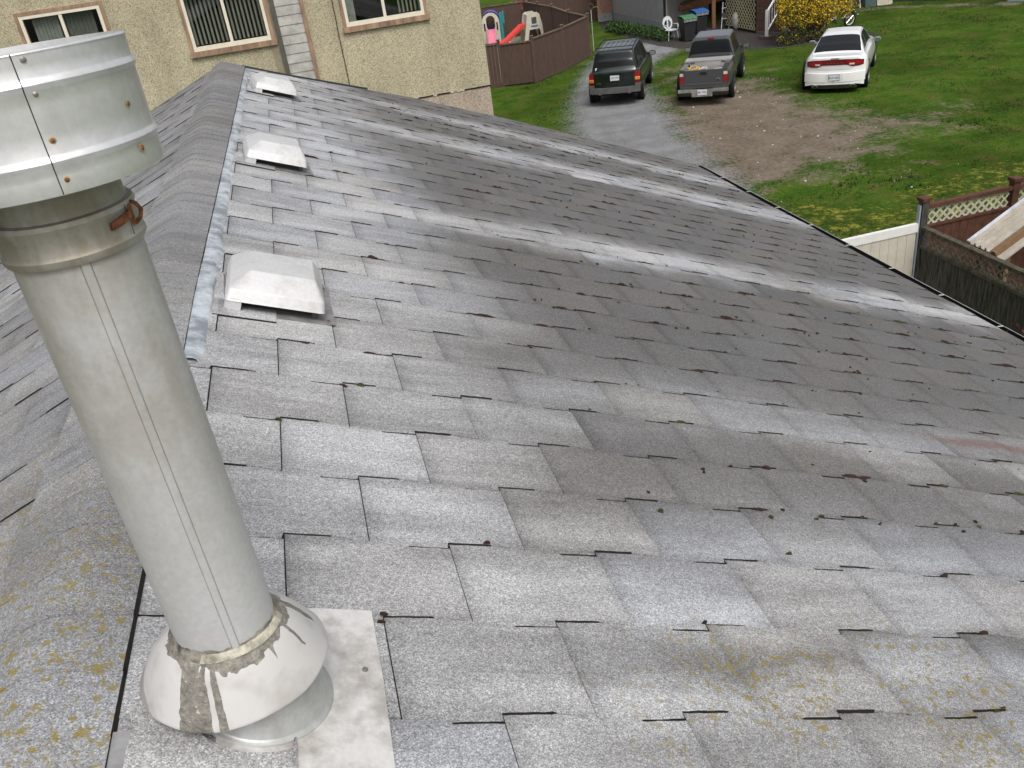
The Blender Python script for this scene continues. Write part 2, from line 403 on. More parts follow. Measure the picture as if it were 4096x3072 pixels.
# gutter along the eave
b = MB(); ex, ez = RP(IMAX, 0).x, RP(IMAX, 0).z; prof = [(-.012, -.02), (-.012, -.115), (.06, -.125), (.072, -.09), (.072, -.03), (.074, -.012), (.074, -.006), (.067, -.006), (.068, -.03), (.062, -.085), (.05, -.112), (-.006, -.105), (-.006, -.02)]
y0, y1 = C0.y - 12*V, C0.y + 28.25*V
rows = [[(ex+x, y, ez+z) for x, z in prof] for y in (y0, y1)]
gi = simple('gutter_dark_inside', (.012, .012, .012), .9); go = simple('gutter_painted_metal', (.34, .37, .35), .5)
k = len(b.v); n = len(prof)
for r in rows: b.v += r
for q in range(n):
    b.f.append((k+q, k+(q+1) % n, k+n+(q+1) % n, k+n+q)); b.mi.append(b.mat(go if 3 <= q < 7 or q < 3 else gi))
b.add([(ex+x, y1+.002, ez+z) for x, z in prof[:7]], [tuple(range(7))], go)
gut = b.build('gutter', None, house)
for jj in [28.0 - 2.345*k for k in range(16)]:
    b = MB(); b.bar((ex+.012, C0.y+jj*V, ez+.002), (ex+.066, C0.y+jj*V, ez-.004), .011, .004); b.build('gutter_hanger', simple('white_hanger', (.6, .58, .55), .5), gut)
# walls, fascia
b = MB(); wall_m = simple('house_wall_paint', (.5, .47, .4), .85)
lx = CREST.x - LMAX*U*CF
ylo, yhi = C0.y - 11*V, C0.y + 24.4*V
b.add([(ex-.5, ylo, 0), (ex-.5, ylo, ez-.0), (CREST.x, ylo, CREST.z-.15), (lx+.5, ylo, ez), (lx+.5, ylo, 0),
       (ex-.5, yhi, 0), (ex-.5, yhi, ez-.0), (CREST.x, yhi, CREST.z-.15), (lx+.5, yhi, ez), (lx+.5, yhi, 0)],
      [(0, 1, 2, 3, 4), (9, 8, 7, 6, 5), (0, 5, 6, 1), (4, 3, 8, 9)], wall_m)
b.build('wall', None, house)
b = MB(); b.box(ex-.045, ex-.013, y0, C0.y+27.9*V, ez-.2, ez-.02); b.build('fascia', simple('fascia_paint', (.3, .2, .13), .7), house)

# moss and debris on the shingles
b = MB(); rnd = random.Random(11); mm = [simple('moss_brown', (.034, .014, .009), .95, var=.4, scale=80), simple('moss_green', (.045, .05, .012), .95, var=.4, scale=80)]
def clump(x, y, z, rx, ry, rz_, m):
    n = 7; vs = [(x, y, z+rz_)]; a0 = rnd.random()*6
    for k in range(n):
        a = a0+2*PI*k/n; q = rnd.uniform(.6, 1.15); vs.append((x+math.cos(a)*rx*q*.7, y+math.sin(a)*ry*q*.7, z+rz_*.7))
    for k in range(n):
        a = a0+2*PI*k/n; q = rnd.uniform(.7, 1.25); vs.append((x+math.cos(a)*rx*q, y+math.sin(a)*ry*q, z-.004))
    fs = [(0, 1+k, 1+(k+1) % n) for k in range(n)] + [(1+k, 1+n+k, 1+n+(k+1) % n, 1+(k+1) % n) for k in range(n)]
    b.add(vs, fs, m)
for Rw in range(-5, 28):
    for i0 in range(0, 26):
        if (i0-Rw) % 2: continue
        dens = .85 if (i0 > 5 and Rw > -3) else .5
        if Rw < -1 and rnd.random() < .35: continue
        if rnd.random() < dens:
            for _ in range(rnd.choice((1, 1, 2, 3))):
                s = rnd.choice((rnd.uniform(-.5, .55), rnd.uniform(.2, .6), rnd.uniform(-.05, .05)))
                i = i0+s; jj = Rw + (0 if s > 0 else -.08)
                if i > 26 or jj > far_edge(i)-.1: continue
                sz = rnd.choice((.005, .006, .008, .012))*(1+.02*max(0, Rw))*(.55 if Rw < 0 else 1); e = rnd.uniform(1.2, 4.5)
                clump(i*U, jj*V + rnd.uniform(-.006, .006), .006, sz*e, sz, rnd.uniform(.002, .008), mm[0] if rnd.random() < .82 else mm[1])
        for _ in range(rnd.choice((0, 1, 1, 2, 3)) if i0 > 4 and Rw > -3 else 0):
            clump((i0+rnd.uniform(.4, 1.6))*U, (Rw+rnd.uniform(-.3, .3))*V, .005, rnd.uniform(.003, .013), rnd.uniform(.003, .011), rnd.uniform(.003, .010), mm[0] if rnd.random() < .7 else mm[1])
o = b.build('moss', None, None, loc=tuple(hw(C0.x, C0.y, C0.z)), rot=(0, 0, 0))
o.rotation_euler = (Matrix.Rotation(HR, 4, 'Z') @ Matrix.Rotation(PHI, 4, 'Y')).to_euler()
tag(o, 'brown and green moss clumps and grit caught in the shingle slots', 'moss', kind='stuff')

# ---------------------------------------------------------------- flue pipe
PAZ = R(-25.8); PD = 1.33
pw = Vector((math.sin(PAZ)*PD, math.cos(PAZ)*PD, 0)); CZ = CAMZ
flue = thing('flue_pipe', 'tall galvanised metal flue pipe with wide open cap and tilted collar, left foreground', 'flue pipe', (pw.x, pw.y, CZ-1.3), PAZ*-1)
# local frame: -y points at the camera, x to the right; z zero is CZ-1.3
def zl(z): return z + 1.3
def cyl_ang(a): return Vector((math.sin(a), -math.cos(a), 0))
r0 = .088
b = MB(); b.lathe([(r0, zl(-1.16)), (r0, zl(-.9)), (r0, zl(-.6)), (r0, zl(-.33))], 72, M_PIPE)
pipe = b.build('pipe', None, flue, smooth=40)
b = MB()   # raised lock seam
rows = []
for q in range(2):
    zz = zl(-1.1) if q == 0 else zl(-.335); rows.append([cyl_ang(R(a))*(r0+h)+Vector((0, 0, zz)) for a, h in ((-3.2, -.001), (-2.9, .0022), (-.5, .0026), (2.2, .0026), (4.2, .0022), (4.6, -.001))])
b.grid(rows, M_PIPE); b.build('seam', None, pipe)
b = MB()
rows = []
for a0 in (-3.7, 5.0):
    b.grid([[cyl_ang(R(a0+da))*(r0+.0005)+Vector((0, 0, zz)) for da in (-.16, .16)] for zz in (zl(-1.1), zl(-.335))], M_EDGE)
b.mats = [simple('seam_line_dark', (.16, .14, .13), .7)]; b.build('seam_joint', None, pipe)  # thin dark joint lines along both edges of the raised seam
# locking band + neck
b = MB(); b.lathe([(r0+.001, zl(-.352)), (r0+.006, zl(-.3505)), (r0+.0085, zl(-.345)), (r0+.0085, zl(-.340)), (r0+.0055, zl(-.335)), (r0+.005, zl(-.305)), (r0+.007, zl(-.299)), (r0+.005, zl(-.293)), (r0-.002, zl(-.291)),
           (r0-.003, zl(-.285)), (r0-.003, zl(-.262)), (r0-.004, zl(-.2))], 72, M_BAND)
band = b.build('locking_band', None, flue, smooth=30)
b = MB(); a = R(34)
tp = lambda aa, zz, rr=.002: cyl_ang(R(aa))*(r0+.006+rr)+Vector((0, 0, zl(zz)))
rows = [[tp(aa, z0-.004 + (aa-30)*.00022, .0045) for aa in (30, 36, 42, 50, 56)] for z0 in (-.317, -.306)]
b.grid(rows, M_RUST)
rows2 = [[p + Vector((0, 0, 0)) - cyl_ang(R(40))*.004 for p in r] for r in rows]; b.grid(rows2, M_RUST)
b.build('latch', None, band)
b = MB()
pp = [tp(60, -.327, .0), tp(64, -.322, .006), tp(66, -.312, .009), tp(64, -.302, .006), tp(61, -.297, .002)]
b.tube(pp, .003, 6, M_RUST); b.bar(tp(56, -.328, .001), tp(56, -.298, .001), .007, .003, M_RUST); b.build('latch_hook', None, band)
b = MB(); b.grid([[tp(51+da, zz, .0016) for da in (-.4, .4)] for zz in (-.347, -.33, -.312, -.296)], M_EDGE); b.build('band_joint', None, band)
# cap drum
Rc = .150
zs = [(-.252, 0), (-.246, .001), (-.232, 0), (-.221, .0), (-.2185, .0009), (-.216, .0026), (-.213, .0036), (-.210, .0026), (-.2075, .0009), (-.205, 0), (-.18, 0), (-.15, 0), (-.134, 0), (-.1315, .0009), (-.129, .0026), (-.126, .0036), (-.123, .0026), (-.1205, .0009), (-.118, 0), (-.105, 0), (-.0935, .0), (-.092, .0012), (-.0905, 0)]
b = MB(); b.lathe([(Rc-.006, zl(-.246)), (Rc-.001, zl(-.253))] + [(Rc+h, zl(z)) for z, h in zs] + [(Rc-.003, zl(-.0895)), (Rc-.004, zl(-.105)), (Rc-.006, zl(-.246))], 96, M_CAP)
cap = b.build('cap', None, flue, smooth=28)
b = MB(); b.lathe([(.02, zl(-.125)), (.075, zl(-.128)), (.118, zl(-.14)), (.12, zl(-.16))], 64, M_DARKIN); b.lathe([(.0, zl(-.124)), (.03, zl(-.125))], 64, M_DARKIN)
b.lathe([(r0-.004, zl(-.21)), (.125, zl(-.235)), (.128, zl(-.24))], 64, M_DARKIN); b.build('inner_baffle', None, cap, smooth=40)
b = MB()   # overlapped seam: a sheet edge a millimetre proud
rows = []
for z, h in zs: rows.append([cyl_ang(R(aa))*(Rc+h+hh)+Vector((0, 0, zl(z))) for aa, hh in ((3.0, .0002), (3.05, .0016), (6, .0016), (10, .0012), (14, .0003))])
b.grid(rows, M_CAP); b.build('cap_lap', None, cap, smooth=30)
b = MB(); b.grid([[cyl_ang(R(aa))*(Rc+h+.0007)+Vector((0, 0, zl(z))) for aa in (2.55, 3.02)] for z, h in zs], M_EDGE); b.build('cap_joint', None, cap)
for aa, zz, rusty, rr in ((7.2, -.098, 0, .0036), (6.9, -.136, 0, .0029), (6.6, -.189, 1, .0028), (6.3, -.236, 1, .003), (50.6, -.171, 1, .0028), (49.8, -.226, 1, .0034)):
    b = MB(); d = cyl_ang(R(aa)); c = d*(Rc+.0012)+Vector((0, 0, zl(zz)))
    T = Matrix.Translation(c) @ d.to_track_quat('Z', 'Y').to_matrix().to_4x4()
    b.lathe([(rr*1.05, -.001), (rr, .0014), (rr*.55, .0024), (.0002, .0025)], 14, M_RUST if rusty else M_SCREW, T=T)
    if rusty: b.lathe([(rr*1.6, .0003), (rr*1.0, .0006)], 14, simple('rust_halo', (.48, .42, .24), .6, .3, var=.2, scale=120), T=T)
    b.build('rivet', None, cap, smooth=40)
cap.matrix_parent_inverse = Matrix.Identity(4)
Tc = Matrix.Translation((0, 0, zl(-.17))) @ Matrix.Rotation(R(-2.4), 4, 'X') @ Matrix.Translation((0, 0, -zl(-.17)))
cap.location = Tc.to_translation(); cap.rotation_euler = Tc.to_euler()
# struts between cap and neck
for aa in (62, 182, 302, 20):
    b = MB(); d = cyl_ang(R(aa)); b.bar(d*(r0-.004)+Vector((0, 0, zl(-.262))), d*(Rc-.006)+Vector((0, 0, zl(-.236))), .014, .0015, M_RUST); b.build('cap_strut', None, cap)
# storm collar
cc = Vector((-.022, .030, 0))
c_, s_ = math.cos(PAZ), math.sin(PAZ)
ccl = Vector((cc.x*c_ - cc.y*s_, cc.x*s_ + cc.y*c_, 0))   # into local frame
def collar_pt(r, a, dz=0, c=None):
    t = min(1, max(0, (r-.089)/.085)); x0, y0 = ccl.x*t, ccl.y*t
    x, y = x0 + r*math.cos(a), y0 + r*math.sin(a)
    tx, ty = -.065*c_ + .07*-s_*-1, -.07
    zp = -1.201 - .088*(x-ccl.x) - .035*(y-ccl.y)
    h = .118*(1-t**1.6)
    wob = .0055*noise.noise(Vector((math.cos(a)*2.6, math.sin(a)*2.6, r*11)))
    return Vector((x, y, zl(zp + h + wob*t + dz + .015*(1-t)*.088*x)))
b = MB(); n = 72; rad = [.0885, .094, .1, .108, .117, .127, .137, .147, .156, .163, .169, .172, .1735, .174]
rows = [[collar_pt(r, 2*PI*q/n) for q in range(n)] for r in rad] + [[collar_pt(.174, 2*PI*q/n, -.005) for q in range(n)], [collar_pt(.168, 2*PI*q/n, -.008) for q in range(n)], [collar_pt(.12, 2*PI*q/n, -.012) for q in range(n)]]
def collar_mat():
    t = NT('collar_with_sealant'); oc = t.tc.outputs['Object']; sx = t.n('ShaderNodeSeparateXYZ'); t.l(oc, sx.inputs[0]); X, Y = sx.outputs[0], sx.outputs[1]
    r = t.math('SQRT', t.math('ADD', t.math('MULTIPLY', X, X), t.math('MULTIPLY', Y, Y)))
    nz = t.noise(20, 3, .55); nf = t.noise(60, 4, .7); nl = t.noise(9, 3, .6)
    ringm = t.math('LESS_THAN', r, t.math('ADD', .085, t.math('MULTIPLY', nz, .044)))
    def streak(ang, w0, k, wob, rmax):
        ca, sa = math.cos(R(ang)), math.sin(R(ang))
        u = t.math('ADD', t.math('MULTIPLY', X, ca), t.math('MULTIPLY', Y, sa)); v = t.math('SUBTRACT', t.math('MULTIPLY', Y, ca), t.math('MULTIPLY', X, sa))
        v = t.math('ABSOLUTE', t.math('ADD', v, t.math('MULTIPLY', t.math('SUBTRACT', nl, .5), wob)))
        wd = t.math('ADD', w0, t.math('MULTIPLY', t.math('SUBTRACT', u, .09), k)); wd = t.math('MULTIPLY', wd, t.math('ADD', .5, nz))
        mk = t.math('LESS_THAN', v, wd); mk = t.math('MULTIPLY', mk, t.math('GREATER_THAN', u, .06)); return t.math('MULTIPLY', mk, t.math('LESS_THAN', r, rmax))
    m1 = t.math('MULTIPLY', streak(223, .012, .36, .03, .2), t.math('LESS_THAN', nf, .62)); m2 = streak(243, .004, .05, .02, .172); m3 = streak(234, .004, .02, .03, .175); m4 = streak(300, .012, -.5, .03, .125); m5 = streak(5, .012, -.1, .03, .15); m6 = streak(330, .006, -.1, .03, .13)
    mk = ringm
    for q in (m1, m2, m3, m4, m5, m6): mk = t.math('MAXIMUM', mk, q)
    base = t.mix(t.math('MULTIPLY', t.ramp(t.math('MULTIPLY', nl, t.math('ADD', nz, .5)), [(.46, 0.0), (.7, 1.0)]), .5), (.60, .585, .57), (.36, .33, .30))
    base = t.mix(t.math('MULTIPLY', t.math('GREATER_THAN', t.math('ADD', r, t.math('MULTIPLY', nf, .006)), .1745), .6), base, (.25, .22, .2))
    seal = t.ramp(nf, [(.3, (.14, .13, .115)), (.5, (.24, .225, .195)), (.7, (.36, .34, .29))])
    t.col(t.mix(mk, base, seal)); t.l(t.ramp(mk, [(0, .45), (1, .85)]), t.b.inputs['Roughness']); t.p(None, .0, .4)
    t.bump(t.math('MULTIPLY', mk, t.math('ADD', .6, nf)), .009, 1.0); return t.m
b.grid(rows, collar_mat(), wrap=True); collar = b.build('storm_collar', None, flue, smooth=45)
rnd = random.Random(21)
b = MB(); n = 110      # sealant ring round the pipe
rows = []
for k, (r, dz) in enumerate(((.0878, .017), (.0889, .016), (.091, .011), (.094, .0075), (.097, .004), (.101, -.002))):
    row = []
    for q in range(n):
        a = 2*PI*q/n; nz = noise.noise(Vector((math.cos(a)*4, math.sin(a)*4, k*.7))); fine = noise.noise(Vector((math.cos(a)*16, math.sin(a)*16, k*1.3)))
        rr = r + (.004*nz + .003*fine if k > 2 else .0008*fine); row.append(collar_pt(rr, a, dz*(1+.5*nz) + .0022*fine if k < 5 else -.002))
    rows.append(row)
b.grid(rows, M_CAULK, wrap=True); b.build('sealant_ring', None, collar, smooth=60)
b = MB(); rows = []
for k, (r, dz) in enumerate(((.0885, .010), (.093, .0155), (.098, .012), (.103, .004))):
    row = []
    for q in range(50):
        a = R(232) + R(110)*q/49; fine = noise.noise(Vector((a*14, k*.8, 3))); row.append(collar_pt(r+.002*fine, a, dz*(.9+.25*fine)*(1 if 0 < q < 49 else .2)))
    rows.append(row)
b.grid(rows, M_CAULKL); b.build('sealant_bead', None, collar, smooth=60)
# base cone and plate, in roof plane coordinates
ch, shh = math.cos(HR), math.sin(HR)
bi, bj = -.24, -3.81; bh = RP(bi, bj)      # house frame
inv = flue.matrix_basis.inverted() if False else None
flue_m = Matrix.Translation((pw.x, pw.y, CZ-1.3)) @ Matrix.Rotation(-PAZ, 4, 'Z')
hm = Matrix.Rotation(HR, 4, 'Z'); H2F = flue_m.inverted() @ hm
b = MB(); n = 64; rows = []
for t, rr in ((0, .140), (0, .138), (.02, .134), (.04, .131), (.06, .1295), (.5, .126), (1.0, .12)):
    row = []
    for q in range(n):
        a = 2*PI*q/n
        lo = RP(bi + rr*math.cos(a)/U, bj + rr*math.sin(a)/V, .012 if t == 0 and rr > .139 else .0165)
        hi = Vector((bh.x + .12*math.cos(a), bh.y + .12*math.sin(a), CZ - 1.185 - .06*.12*math.cos(a)))
        row.append(H2F @ (lo + (hi-lo)*t if t else lo))
    rows.append(row)
b.grid(rows, M_CONE, wrap=True); b.build('base_cone', None, flue, smooth=40)
b = MB(); pl = [(-.62, -3.03), (.3, -2.99), (.875, -3.0), (.885, -3.7), (.86, -4.6), (.87, -5.3), (-.62, -5.25)]
rows = []
P0 = [H2F @ RP(i, jj, .0135 + (.002*noise.noise(Vector((i*3, jj*3, 0))))) for i, jj in pl]; P1 = [H2F @ RP(i, jj, .010) for i, jj in pl]
nn_ = len(pl); b.add(P0+P1, [tuple(range(nn_))] + [(q, (q+1) % nn_, nn_+(q+1) % nn_, nn_+q) for q in range(nn_)], M_PLATE)
b.build('base_plate', None, flue)
b = MB(); Tn = H2F @ Matrix.Translation(RP(.72, -3.62, .0145)) @ Matrix.Rotation(PHI, 4, 'Y'); b.lathe([(.007, -.002), (.006, .002), (.0005, .003)], 12, M_SCREW, T=Tn); b.build('nail_head', None, flue)
# shingle patches lapping the plate
b = MB(); pat = []
ang = [R(x) for x in range(170, 331, 8)]
arc = [(bi + .155*math.cos(a)/U, bj + .155*math.sin(a)/V) for a in ang]
outer = [(-1.3, -3.98)] + [p for p in arc if p[0] < .05] + [(.04, arc[-1][1]-.06), (.04, -5.6), (-1.3, -5.6)]
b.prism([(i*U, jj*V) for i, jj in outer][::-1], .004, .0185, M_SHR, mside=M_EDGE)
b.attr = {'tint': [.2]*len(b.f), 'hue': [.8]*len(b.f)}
b.build('shingle_patch', None, house, loc=tuple(C0), rot=(0, PHI, 0))

# ---------------------------------------------------------------- roof vents
def make_vent(label, i, j, rz):
    loc = hw(*RP(i, j, .004)); T = Matrix.Rotation(HR, 4, 'Z') @ Matrix.Rotation(PHI, 4, 'Y') @ Matrix.Rotation(rz, 4, 'Z')
    v = thing('roof_vent', label, 'roof vent', loc, 0, 'box vents in a row below the ridge'); v.rotation_euler = T.to_euler()
    # local: x downslope, y along the ridge, z off the roof; hood 0.38 wide
    b = MB(); rows = [[Vector((x, y, .006 + .002*noise.noise(Vector((x*9, y*9, i))) + (0.006 if (x > .2 and y < -.1) else 0))) for x in (-.2, -.1, 0, .1, .2, .235)] for y in (-.235, -.15, 0, .15, .235)]
    b.grid(rows, M_FLANGE); b.grid([[p - Vector((0, 0, .004)) for p in r] for r in rows], M_FLANGE)
    fl = b.build('flange', None, v)
    # throat with screen
    b = MB(); b.box(-.13, .15, -.15, .14, .004, .045); b.build('throat', M_SCREEN, v)
    # hood: skirt ring, bevel, top
    def ring(x0, x1, y0, y1, z, r=.02, n=4):
        pts = []
        for cx, cy, a0 in ((x1-r, y1-r, 0), (x0+r, y1-r, 90), (x0+r, y0+r, 180), (x1-r, y0+r, 270)):
            for q in range(n+1): a = R(a0+90*q/n); pts.append(Vector((cx+r*math.cos(a), cy+r*math.sin(a), z)))
        return pts
    x0, x1, y0, y1 = -.193, .188, -.222, .205
    rings = [ring(x0-.002, x1+.002, y0-.002, y1+.002, .046), ring(x0, x1, y0, y1, .050), ring(x0+.006, x1-.005, y0+.008, y1-.004, .084, .02), ring(x0+.009, x1-.008, y0+.012, y1-.008, .091, .02), ring(x0+.078, x1-.048, y0+.088, y1-.088, .146, .012), ring(x0+.083, x1-.053, y0+.093, y1-.093, .1485, .01), ring(x0+.14, x1-.12, y0+.16, y1-.14, .150, .008)]
    b = MB(); b.grid(rings, None, wrap=True); k = len(b.v)-20; b.f.append(tuple(range(k, k+20))); b.mi.append(0)
    inner = [ring(x0+.005, x1-.005, y0+.005, y1-.005, .047), ring(x0+.014, x1-.012, y0+.016, y1-.012, .074, .02), ring(x0+.082, x1-.052, y0+.093, y1-.092, .13, .01)]
    b.grid(inner, None, wrap=True); k = len(b.v)-20; b.f.append(tuple(range(k, k+20))); b.mi.append(0)
    b.grid([rings[0], inner[0]], None, wrap=True)
    b.build('hood', M_VENT, v, smooth=20)
    # closed upslope skirt and sides
    b = MB(); b.prism([(x0+.001, y1-.02), (x0+.001, y0+.018), (x0+.018, y0+.001), (x0+.062, y0+.001), (x0+.062, y0+.006), (x0+.02, y0+.006), (x0+.006, y0+.02), (x0+.006, y1-.02)], .004, .056, M_VENT); b.build('skirt', None, v)
    b = MB(); b.box(x0+.02, x1-.05, y1-.006, y1-.002, .004, .054); b.build('rear_skirt', M_VENT, v)
    b = MB(); b.box(.143, .167, -.18, -.172, .006, .04); b.build('bracket', M_DARKIN, v)
    for (x, y) in ((.21, -.2), (.21, .16)):
        b = MB(); b.lathe([(.006, .012), (.0055, .0145), (.0005, .0155)], 10, M_RUST, T=Matrix.Translation((x, y, 0))); b.build('nail_head', None, fl)
    # shingle lapping the upslope half of the flange
    b = MB(); P = [(i-1.07, j-.95), (i+.02, j-.95), (i+.02, j-.57), (i-.72, j-.57), (i-.9, j-.35), (i-.95, j+.6), (i-1.07, j+.6)]
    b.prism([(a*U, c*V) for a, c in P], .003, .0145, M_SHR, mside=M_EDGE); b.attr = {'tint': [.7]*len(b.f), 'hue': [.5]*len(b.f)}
    b.build('shingle_patch', None, house, loc=tuple(C0), rot=(0, PHI, 0))
    return v
make_vent('nearest and largest box vent, pale metal hood low on the picture beside the flue', -.02, 3.42, 0)
make_vent('middle box vent of the row, between the nearest and the farthest one', .1, 11.75, R(4))
make_vent('farthest box vent, beside the peak end of the ridge below the stucco wall', .2, 21.4, R(8))

# ================================================================ GROUND
def seg_poly_dist(x, y, P):      # signed distance to polygon, inside positive
    d = 1e9; ins = False; n = len(P)
    for k in range(n):
        x1, y1 = P[k]; x2, y2 = P[(k+1) % n]
        dx, dy = x2-x1, y2-y1; t = max(0, min(1, ((x-x1)*dx+(y-y1)*dy)/(dx*dx+dy*dy+1e-9)))
        d = min(d, math.hypot(x-x1-t*dx, y-y1-t*dy))
        if (y1 > y) != (y2 > y) and x < (x2-x1)*(y-y1)/(y2-y1)+x1: ins = not ins
    return d if ins else -d
GRAVEL = [(2.9, 16), (3.1, 26.5), (3.28, 29.4), (3.5, 31.2), (4.1, 34.3), (5.0, 37.8), (6.3, 40.6), (8.0, 42.4), (9.4, 41.6), (9.4, 39.6), (8.3, 38.2), (7.0, 35.6), (6.35, 33), (6.2, 28.4), (6.0, 24), (6.1, 20), (6.2, 16)]
DIRT = [(6.0, 29.0), (7.2, 30.3), (8.4, 31.6), (9.9, 31.9), (10.0, 30.2), (10.2, 28), (10.5, 26.2), (10.9, 24.6), (10.9, 22.4), (10.0, 21.2), (8.8, 20.4), (7.8, 20.2), (6.9, 20.0), (5.6, 19.0), (5.2, 23)]
DIRT2 = [(8.0, 21.0), (12.5, 22.5), (13.2, 24.0), (10.5, 24.6), (8.8, 23.5)]
DIRT3 = [(18.6, 43.8), (23.8, 39.2), (24.6, 37.4), (22.6, 38.9), (19.8, 42.0), (18, 43)]
DIRT4 = [(6.4, 28.5), (6.7, 33), (7.6, 36.6), (9.6, 36.6), (10.4, 32), (9, 29)]
YELLOW = [(8.4, 17.0), (10.0, 18.2), (13.5, 19.3), (14.5, 18.0), (12.0, 16.0), (9.8, 15.4), (7.4, 15.6), (6.4, 17.0), (6.6, 18.4)]
WALK = [(7.9, 54), (7.4, 48.6), (8.2, 43.6), (8.7, 41.0), (9.6, 39.0), (11.5, 36.9), (12.5, 36.55), (13.9, 36.2), (17, 36.4), (16.4, 37.8), (14.6, 38.5), (14.5, 45), (9.7, 45), (8.7, 50), (8.6, 54)]
SAND = [(-4, 37.2), (1.0, 36.9), (2.7, 36.6), (4.2, 38.3), (5.5, 40.8), (5.0, 43), (4.6, 46), (3.6, 50.2), (1, 50.4), (-4, 50.8)]
xs = [-60, -30, -12, -6] + [-5 + .16*k for k in range(1, 195)] + [27, 30, 40, 70, 110]
ys = [-50, -20, -5, 5, 10, 12] + [13 + .2*k for k in range(1, 215)] + [60, 70, 90, 130, 200, 300]
b = MB(); att = {'gravel': [], 'dirt': [], 'yellow': [], 'asph': [], 'sand': []}
sm = lambda d, w_: max(0, min(1, .5 + d/w_))
pts = []
for y in ys:
    row = []
    for x in xs:
        nz = noise.noise(Vector((x*.7, y*.7, 0)))*.8 + noise.noise(Vector((x*2.3, y*2.3, 5)))*.35
        inside = 0 < x < 26 and 12 < y < 58
        if inside or (-6 < x and 30 < y < 56):
            gr = sm(seg_poly_dist(x, y, GRAVEL) + nz*.35, 2.0)
            di = max(sm(seg_poly_dist(x, y, DIRT) + nz*1.1, 3.4), .72*sm(seg_poly_dist(x, y, DIRT2) + nz*1.2, 3.0), .75*sm(seg_poly_dist(x, y, DIRT3) + nz*.4, 1.0), .4*sm(seg_poly_dist(x, y, DIRT4)+nz*.9, 1.6))
            ye = sm(seg_poly_dist(x, y, YELLOW) + nz*.5, 1.4)
            asf = sm(seg_poly_dist(x, y, WALK) + nz*.03, .22); sa = sm(seg_poly_dist(x, y, SAND) + nz*.08, .3)
        else: gr = di = ye = asf = sa = 0
        for k, v_ in zip(('gravel', 'dirt', 'yellow', 'asph', 'sand'), (gr, di, ye, asf, sa)): att[k].append(v_)
        row.append(Vector((x, y, .04*noise.noise(Vector((x*.5, y*.5, 2)))*(1-max(gr, asf, sa)) if inside else 0)))
    pts.append(row)
b.grid(pts)
t = NT('lawn_and_gravel')
A = {k: t.n('ShaderNodeAttribute', attribute_name=k).outputs['Fac'] for k in att}
n1 = t.noise(1.3, 5, .65); n2 = t.noise(9, 5, .7); n3 = t.noise(40, 3, .7); n4 = t.noise(.35, 3, .5)
gr_ = t.ramp(t.math('ADD', t.math('MULTIPLY', n1, .55), t.math('MULTIPLY', n2, .45)), [(.3, (.018, .048, .008)), (.43, (.040, .088, .011)), (.55, (.072, .115, .016)), (.67, (.14, .14, .034))])
gr_ = t.mix(1, gr_, t.ramp(n3, [(.32, .5), (.68, 1.5)]), 'MULTIPLY')
gr_ = t.mix(t.ramp(n1, [(.52, 0.0), (.66, .55)]), gr_, (.085, .066, .026)); gr_ = t.mix(1, gr_, t.ramp(t.noise(.28, 4, .6), [(.35, .7), (.6, 1.15)]), 'MULTIPLY')
dirt_ = t.ramp(t.math('ADD', t.math('MULTIPLY', n2, .6), t.math('MULTIPLY', n1, .4)), [(.32, (.10, .078, .056)), (.5, (.18, .147, .113)), (.68, (.27, .23, .19))])
grav_ = t.ramp(n3, [(.3, (.10, .10, .105)), (.5, (.21, .212, .218)), (.66, (.52, .52, .53))])
grav_ = t.mix(1, grav_, t.ramp(n1, [(.3, .75), (.7, 1.15)]), 'MULTIPLY')
yel_ = t.ramp(t.math('ADD', t.math('MULTIPLY', t.noise(3.2, 4, .7), .6), t.math('MULTIPLY', n2, .4)), [(.42, (.03, .062, .01)), (.52, (.08, .105, .018)), (.6, (.26, .25, .045))])
asp_ = t.ramp(n2, [(.3, (.045, .042, .04)), (.7, (.085, .08, .075))])
san_ = t.ramp(n2, [(.3, (.19, .165, .13)), (.7, (.3, .27, .22))])
def thr(a, sh): return t.ramp(t.math('ADD', a, t.math('MULTIPLY', t.math('SUBTRACT', n2, .5), sh)), [(.4, 0.0), (.6, 1.0)])
c = t.mix(thr(A['yellow'], 1.2), gr_, yel_)
c = t.mix(t.ramp(t.math('ADD', A['dirt'], t.math('MULTIPLY', t.math('SUBTRACT', t.math('ADD', t.math('MULTIPLY', n1, .6), t.math('MULTIPLY', n2, .4)), .5), 2.6)), [(.3, 0.0), (.75, 1.0)]), c, dirt_)
c = t.mix(t.ramp(t.math('ADD', A['gravel'], t.math('MULTIPLY', t.math('SUBTRACT', n2, .5), 1.3)), [(.3, 0.0), (.7, 1.0)]), c, grav_)
c = t.mix(thr(A['asph'], .2), c, asp_); c = t.mix(thr(A['sand'], .15), c, san_)
t.col(c); t.p(1, 0, .02); t.bump(t.math('ADD', n2, t.math('MULTIPLY', n3, .5)), .05, .8)
o = b.build('ground', t.m, None, smooth=60); tag(o, kind='structure')
for k in att: a = o.data.attributes.new(k, 'FLOAT', 'POINT'); a.data.foreach_set('value', att[k])
